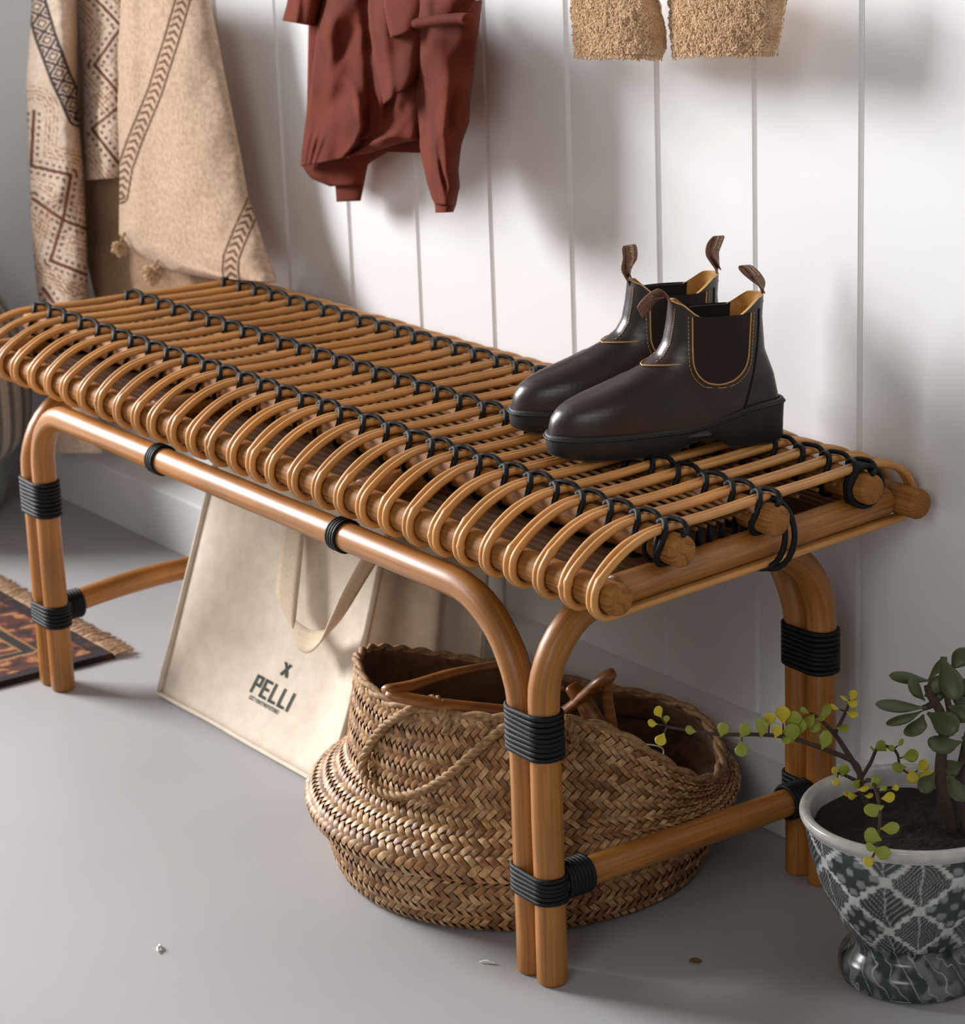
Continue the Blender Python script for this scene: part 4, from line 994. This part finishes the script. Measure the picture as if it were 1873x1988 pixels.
stems = [[jroot + np.array([0, 0, -.006]), JP(1828, 1530), JP(1826, 1480), JP(1832, 1430), JP(1826, 1385), JP(1806, 1350), JP(1800, 1330)], [JP(1830, 1440), JP(1845, 1400), JP(1838, 1350), JP(1840, 1310)], [JP(1815, 1365), JP(1800, 1372), JP(1790, 1375)],
         [jroot + np.array([.012, .01, -.006]), JP(1862, 1540, .02), JP(1868, 1480, .02), JP(1880, 1420, .02)]]
for k, st in enumerate(stems): tube('stem', resample(st, 24), np.linspace(.0062, .0034, 24) if k in (0, 3) else np.linspace(.0036, .0024, 24), 'stem', jade, 10)
# base px, tip px, width px, depth offset
jl = [((1828, 1275), (1858, 1360), 48, -.02), ((1806, 1322), (1724, 1312), 24, -.01), ((1795, 1360), (1760, 1318), 36, -.02), ((1795, 1352), (1832, 1316), 34, .0), ((1798, 1374), (1697, 1370), 31, -.03), ((1790, 1380), (1722, 1412), 38, -.03), ((1792, 1388), (1768, 1434), 46, -.035),
      ((1800, 1384), (1862, 1420), 50, -.03), ((1840, 1370), (1885, 1395), 38, -.01), ((1866, 1440), (1800, 1452), 46, -.03), ((1800, 1322), (1838, 1276), 20, .01), ((1806, 1372), (1826, 1332), 34, .01), ((1846, 1300), (1880, 1262), 40, .01), ((1815, 1500), (1786, 1540), 34, -.02), ((1840, 1500), (1868, 1560), 40, -.03), ((1868, 1430), (1905, 1470), 46, -.01), ((1850, 1345), (1896, 1330), 40, .02), ((1870, 1480), (1830, 1500), 40, .0), ((1860, 1400), (1900, 1385), 40, .0), ((1842, 1330), (1872, 1372), 42, .03)]
for (bx, by), (tx, ty), wd, dd in jl:
    leaf(jade, 'jade', JP(bx, by, dd * .4), JP(tx, ty, dd), wd / SPX, random.uniform(-.35, .35))

proot = np.array([PC[0] - .035, PC[1] - .010, .149])
trail = thing('trailing_succulent', tuple(proot), 'trailing succulent with small yellow-green leaves spilling from the footed planter', 'plant')
td = depth_of(proot + np.array([0, 0, .03]))
def TP(x, y, dd=0.0): return PD(x, y, td + dd)
tst = [[(1672, 1545, .0), (1668, 1500, .0), (1655, 1478, .0), (1610, 1458, .0), (1560, 1440, -.005), (1520, 1430, -.01), (1470, 1426, -.02), (1400, 1426, -.03), (1350, 1420, -.035), (1300, 1412, -.04), (1292, 1408, -.04)],
       [(1668, 1500, 0), (1645, 1462, .005), (1620, 1425, .01), (1590, 1395, .01), (1575, 1385, .01)], [(1620, 1425, .01), (1640, 1385, .01), (1650, 1360, .01)], [(1672, 1510, 0), (1690, 1480, .01), (1705, 1450, .01), (1730, 1452, .01), (1742, 1465, .01), (1748, 1490, .01), (1770, 1505, 0)],
       [(1672, 1520, 0), (1690, 1515, -.03), (1702, 1540, -.065), (1708, 1580, -.100), (1706, 1620, -.128), (1700, 1650, -.140), (1690, 1670, -.142)], [(1670, 1520, 0), (1640, 1505, -.01), (1622, 1500, -.02)]]
for k, st in enumerate(tst):
    P = resample([TP(*q) for q in st], 40)
    if k == 0: P[0] = proot + np.array([0, 0, -.008])
    tube('stem', P, np.linspace(.0030, .0012, 40) if k < 2 else np.linspace(.0020, .0010, 40), 'stem', trail, 8)
Z3 = lambda x, y: (1230 + x / 2.913, 1250 + y / 2.913)
tl = [(140, 385, 22, 'y'), (105, 450, 18, 'y'), (155, 540, 24, 'y'), (185, 425, 14, 'g'), (320, 490, 20, 'g'), (505, 485, 27, 'g'), (625, 490, 28, 'g'), (725, 475, 36, 'g'), (610, 595, 28, 'g'), (770, 425, 24, 'y'), (845, 400, 32, 'y'), (810, 495, 24, 'y'), (895, 505, 36, 'g'), (905, 430, 34, 'g'), (965, 380, 18, 'g'), (990, 440, 32, 'g'), (1085, 385, 32, 'g'), (1135, 360, 18, 'y'), (1085, 545, 36, 'g'), (1240, 290, 20, 'y'), (1190, 310, 16, 'y'), (1235, 338, 20, 'y'), (1235, 398, 22, 'y'), (1180, 480, 24, 'g'),
      (1135, 720, 16, 'y'), (1185, 715, 24, 'g'), (1145, 780, 16, 'y'), (1260, 790, 18, 'g'), (1300, 820, 22, 'y'), (1330, 860, 16, 'y'), (1365, 780, 22, 'g'), (1360, 940, 36, 'g'), (1440, 870, 25, 'y'), (1235, 860, 18, 'y'), (1205, 850, 12, 'y'), (1450, 1045, 34, 'g'), (1350, 1090, 34, 'g'), (1400, 1180, 34, 'g'), (1330, 1230, 22, 'y'), (1500, 700, 26, 'g'), (1565, 635, 30, 'g'), (1400, 580, 24, 'g'), (1350, 595, 12, 'g'), (1455, 590, 14, 'g'), (1510, 560, 16, 'g'), (1635, 690, 24, 'y'), (1575, 750, 26, 'y'), (1650, 740, 24, 'y'), (1700, 745, 24, 'y'), (1340, 1150, 20, 'g'), (1480, 815, 14, 'y'), (1410, 820, 16, 'g'), (940, 470, 30, 'g'), (1030, 470, 24, 'g'), (870, 540, 22, 'g'), (1060, 420, 18, 'g')]
stem_px = [(q[0], q[1], q[2]) for st in tst for a, b_ in zip(st[:-1], st[1:]) for q in [tuple(np.array(a) * (1 - t) + np.array(b_) * t) for t in np.linspace(0, 1, 8)]]
for (zx, zy, s_, kd) in tl:
    x, y = Z3(zx, zy); n_ = min(stem_px, key=lambda q: (q[0] - x) ** 2 + (q[1] - y) ** 2); d = np.array([x - n_[0], y - n_[1]]); L_ = np.linalg.norm(d)
    d = d / L_ if L_ > 2 else np.array([random.uniform(-1, 1), random.uniform(-1, 1)]); d /= np.linalg.norm(d) + 1e-9
    bx, by = x - d[0] * s_ * .55, y - d[1] * s_ * .55; tx, ty = x + d[0] * s_ * .55, y + d[1] * s_ * .55
    if L_ > s_ * .75:
        tube('stem', [TP(n_[0], n_[1], n_[2]), TP(bx, by, n_[2] - .003)], .0008, 'stem', trail, 5)
    leaf(trail, 'yellow' if kd == 'y' else 'green', TP(bx, by, n_[2] - .003), TP(tx, ty, n_[2] - .006), s_ * .95 / (FPX / td), random.uniform(-.4, .4))

# ================================================================== BITS ON THE FLOOR
def crumb(px, py, path, r, mat, label, cat):
    c = WZ(px, py, 0); P = resample([(c[0] + a, c[1] + b_, r * .9 + h) for a, b_, h in path], 12); n = len(P)
    v, f_, uv = tube_data(P, [r * (.4 + .6 * math.sin(math.pi * (k + .5) / n)) for k in range(n)], 7, flat=.8); o = add('lint_curl' if mat != 'crumb_brown' else 'dry_leaf_bit', new_mesh('floor_bit', v, f_, uv), mat)
    o.data.transform(Matrix.Translation((-c[0], -c[1], 0))); o.location = (c[0], c[1], 0); tag(o, label, cat)
crumb(308, 1843, [(-.006, .004, 0), (0, .002, .001), (.002, -.002, .001), (.008, -.004, 0)], .0018, 'crumb_white', 'small white lint curl on the floor at the lower left', 'lint')
crumb(945, 1872, [(-.006, -.004, 0), (-.002, .001, .001), (.003, .004, 0), (.006, .006, 0)], .0015, 'crumb_white', 'small white lint curl on the floor in front of the basket', 'lint')
crumb(1349, 1870, [(-.004, -.003, 0), (0, 0, .001), (.005, .003, 0)], .0028, 'crumb_brown', 'tiny dry brown leaf bit on the floor near the planter', 'leaf')
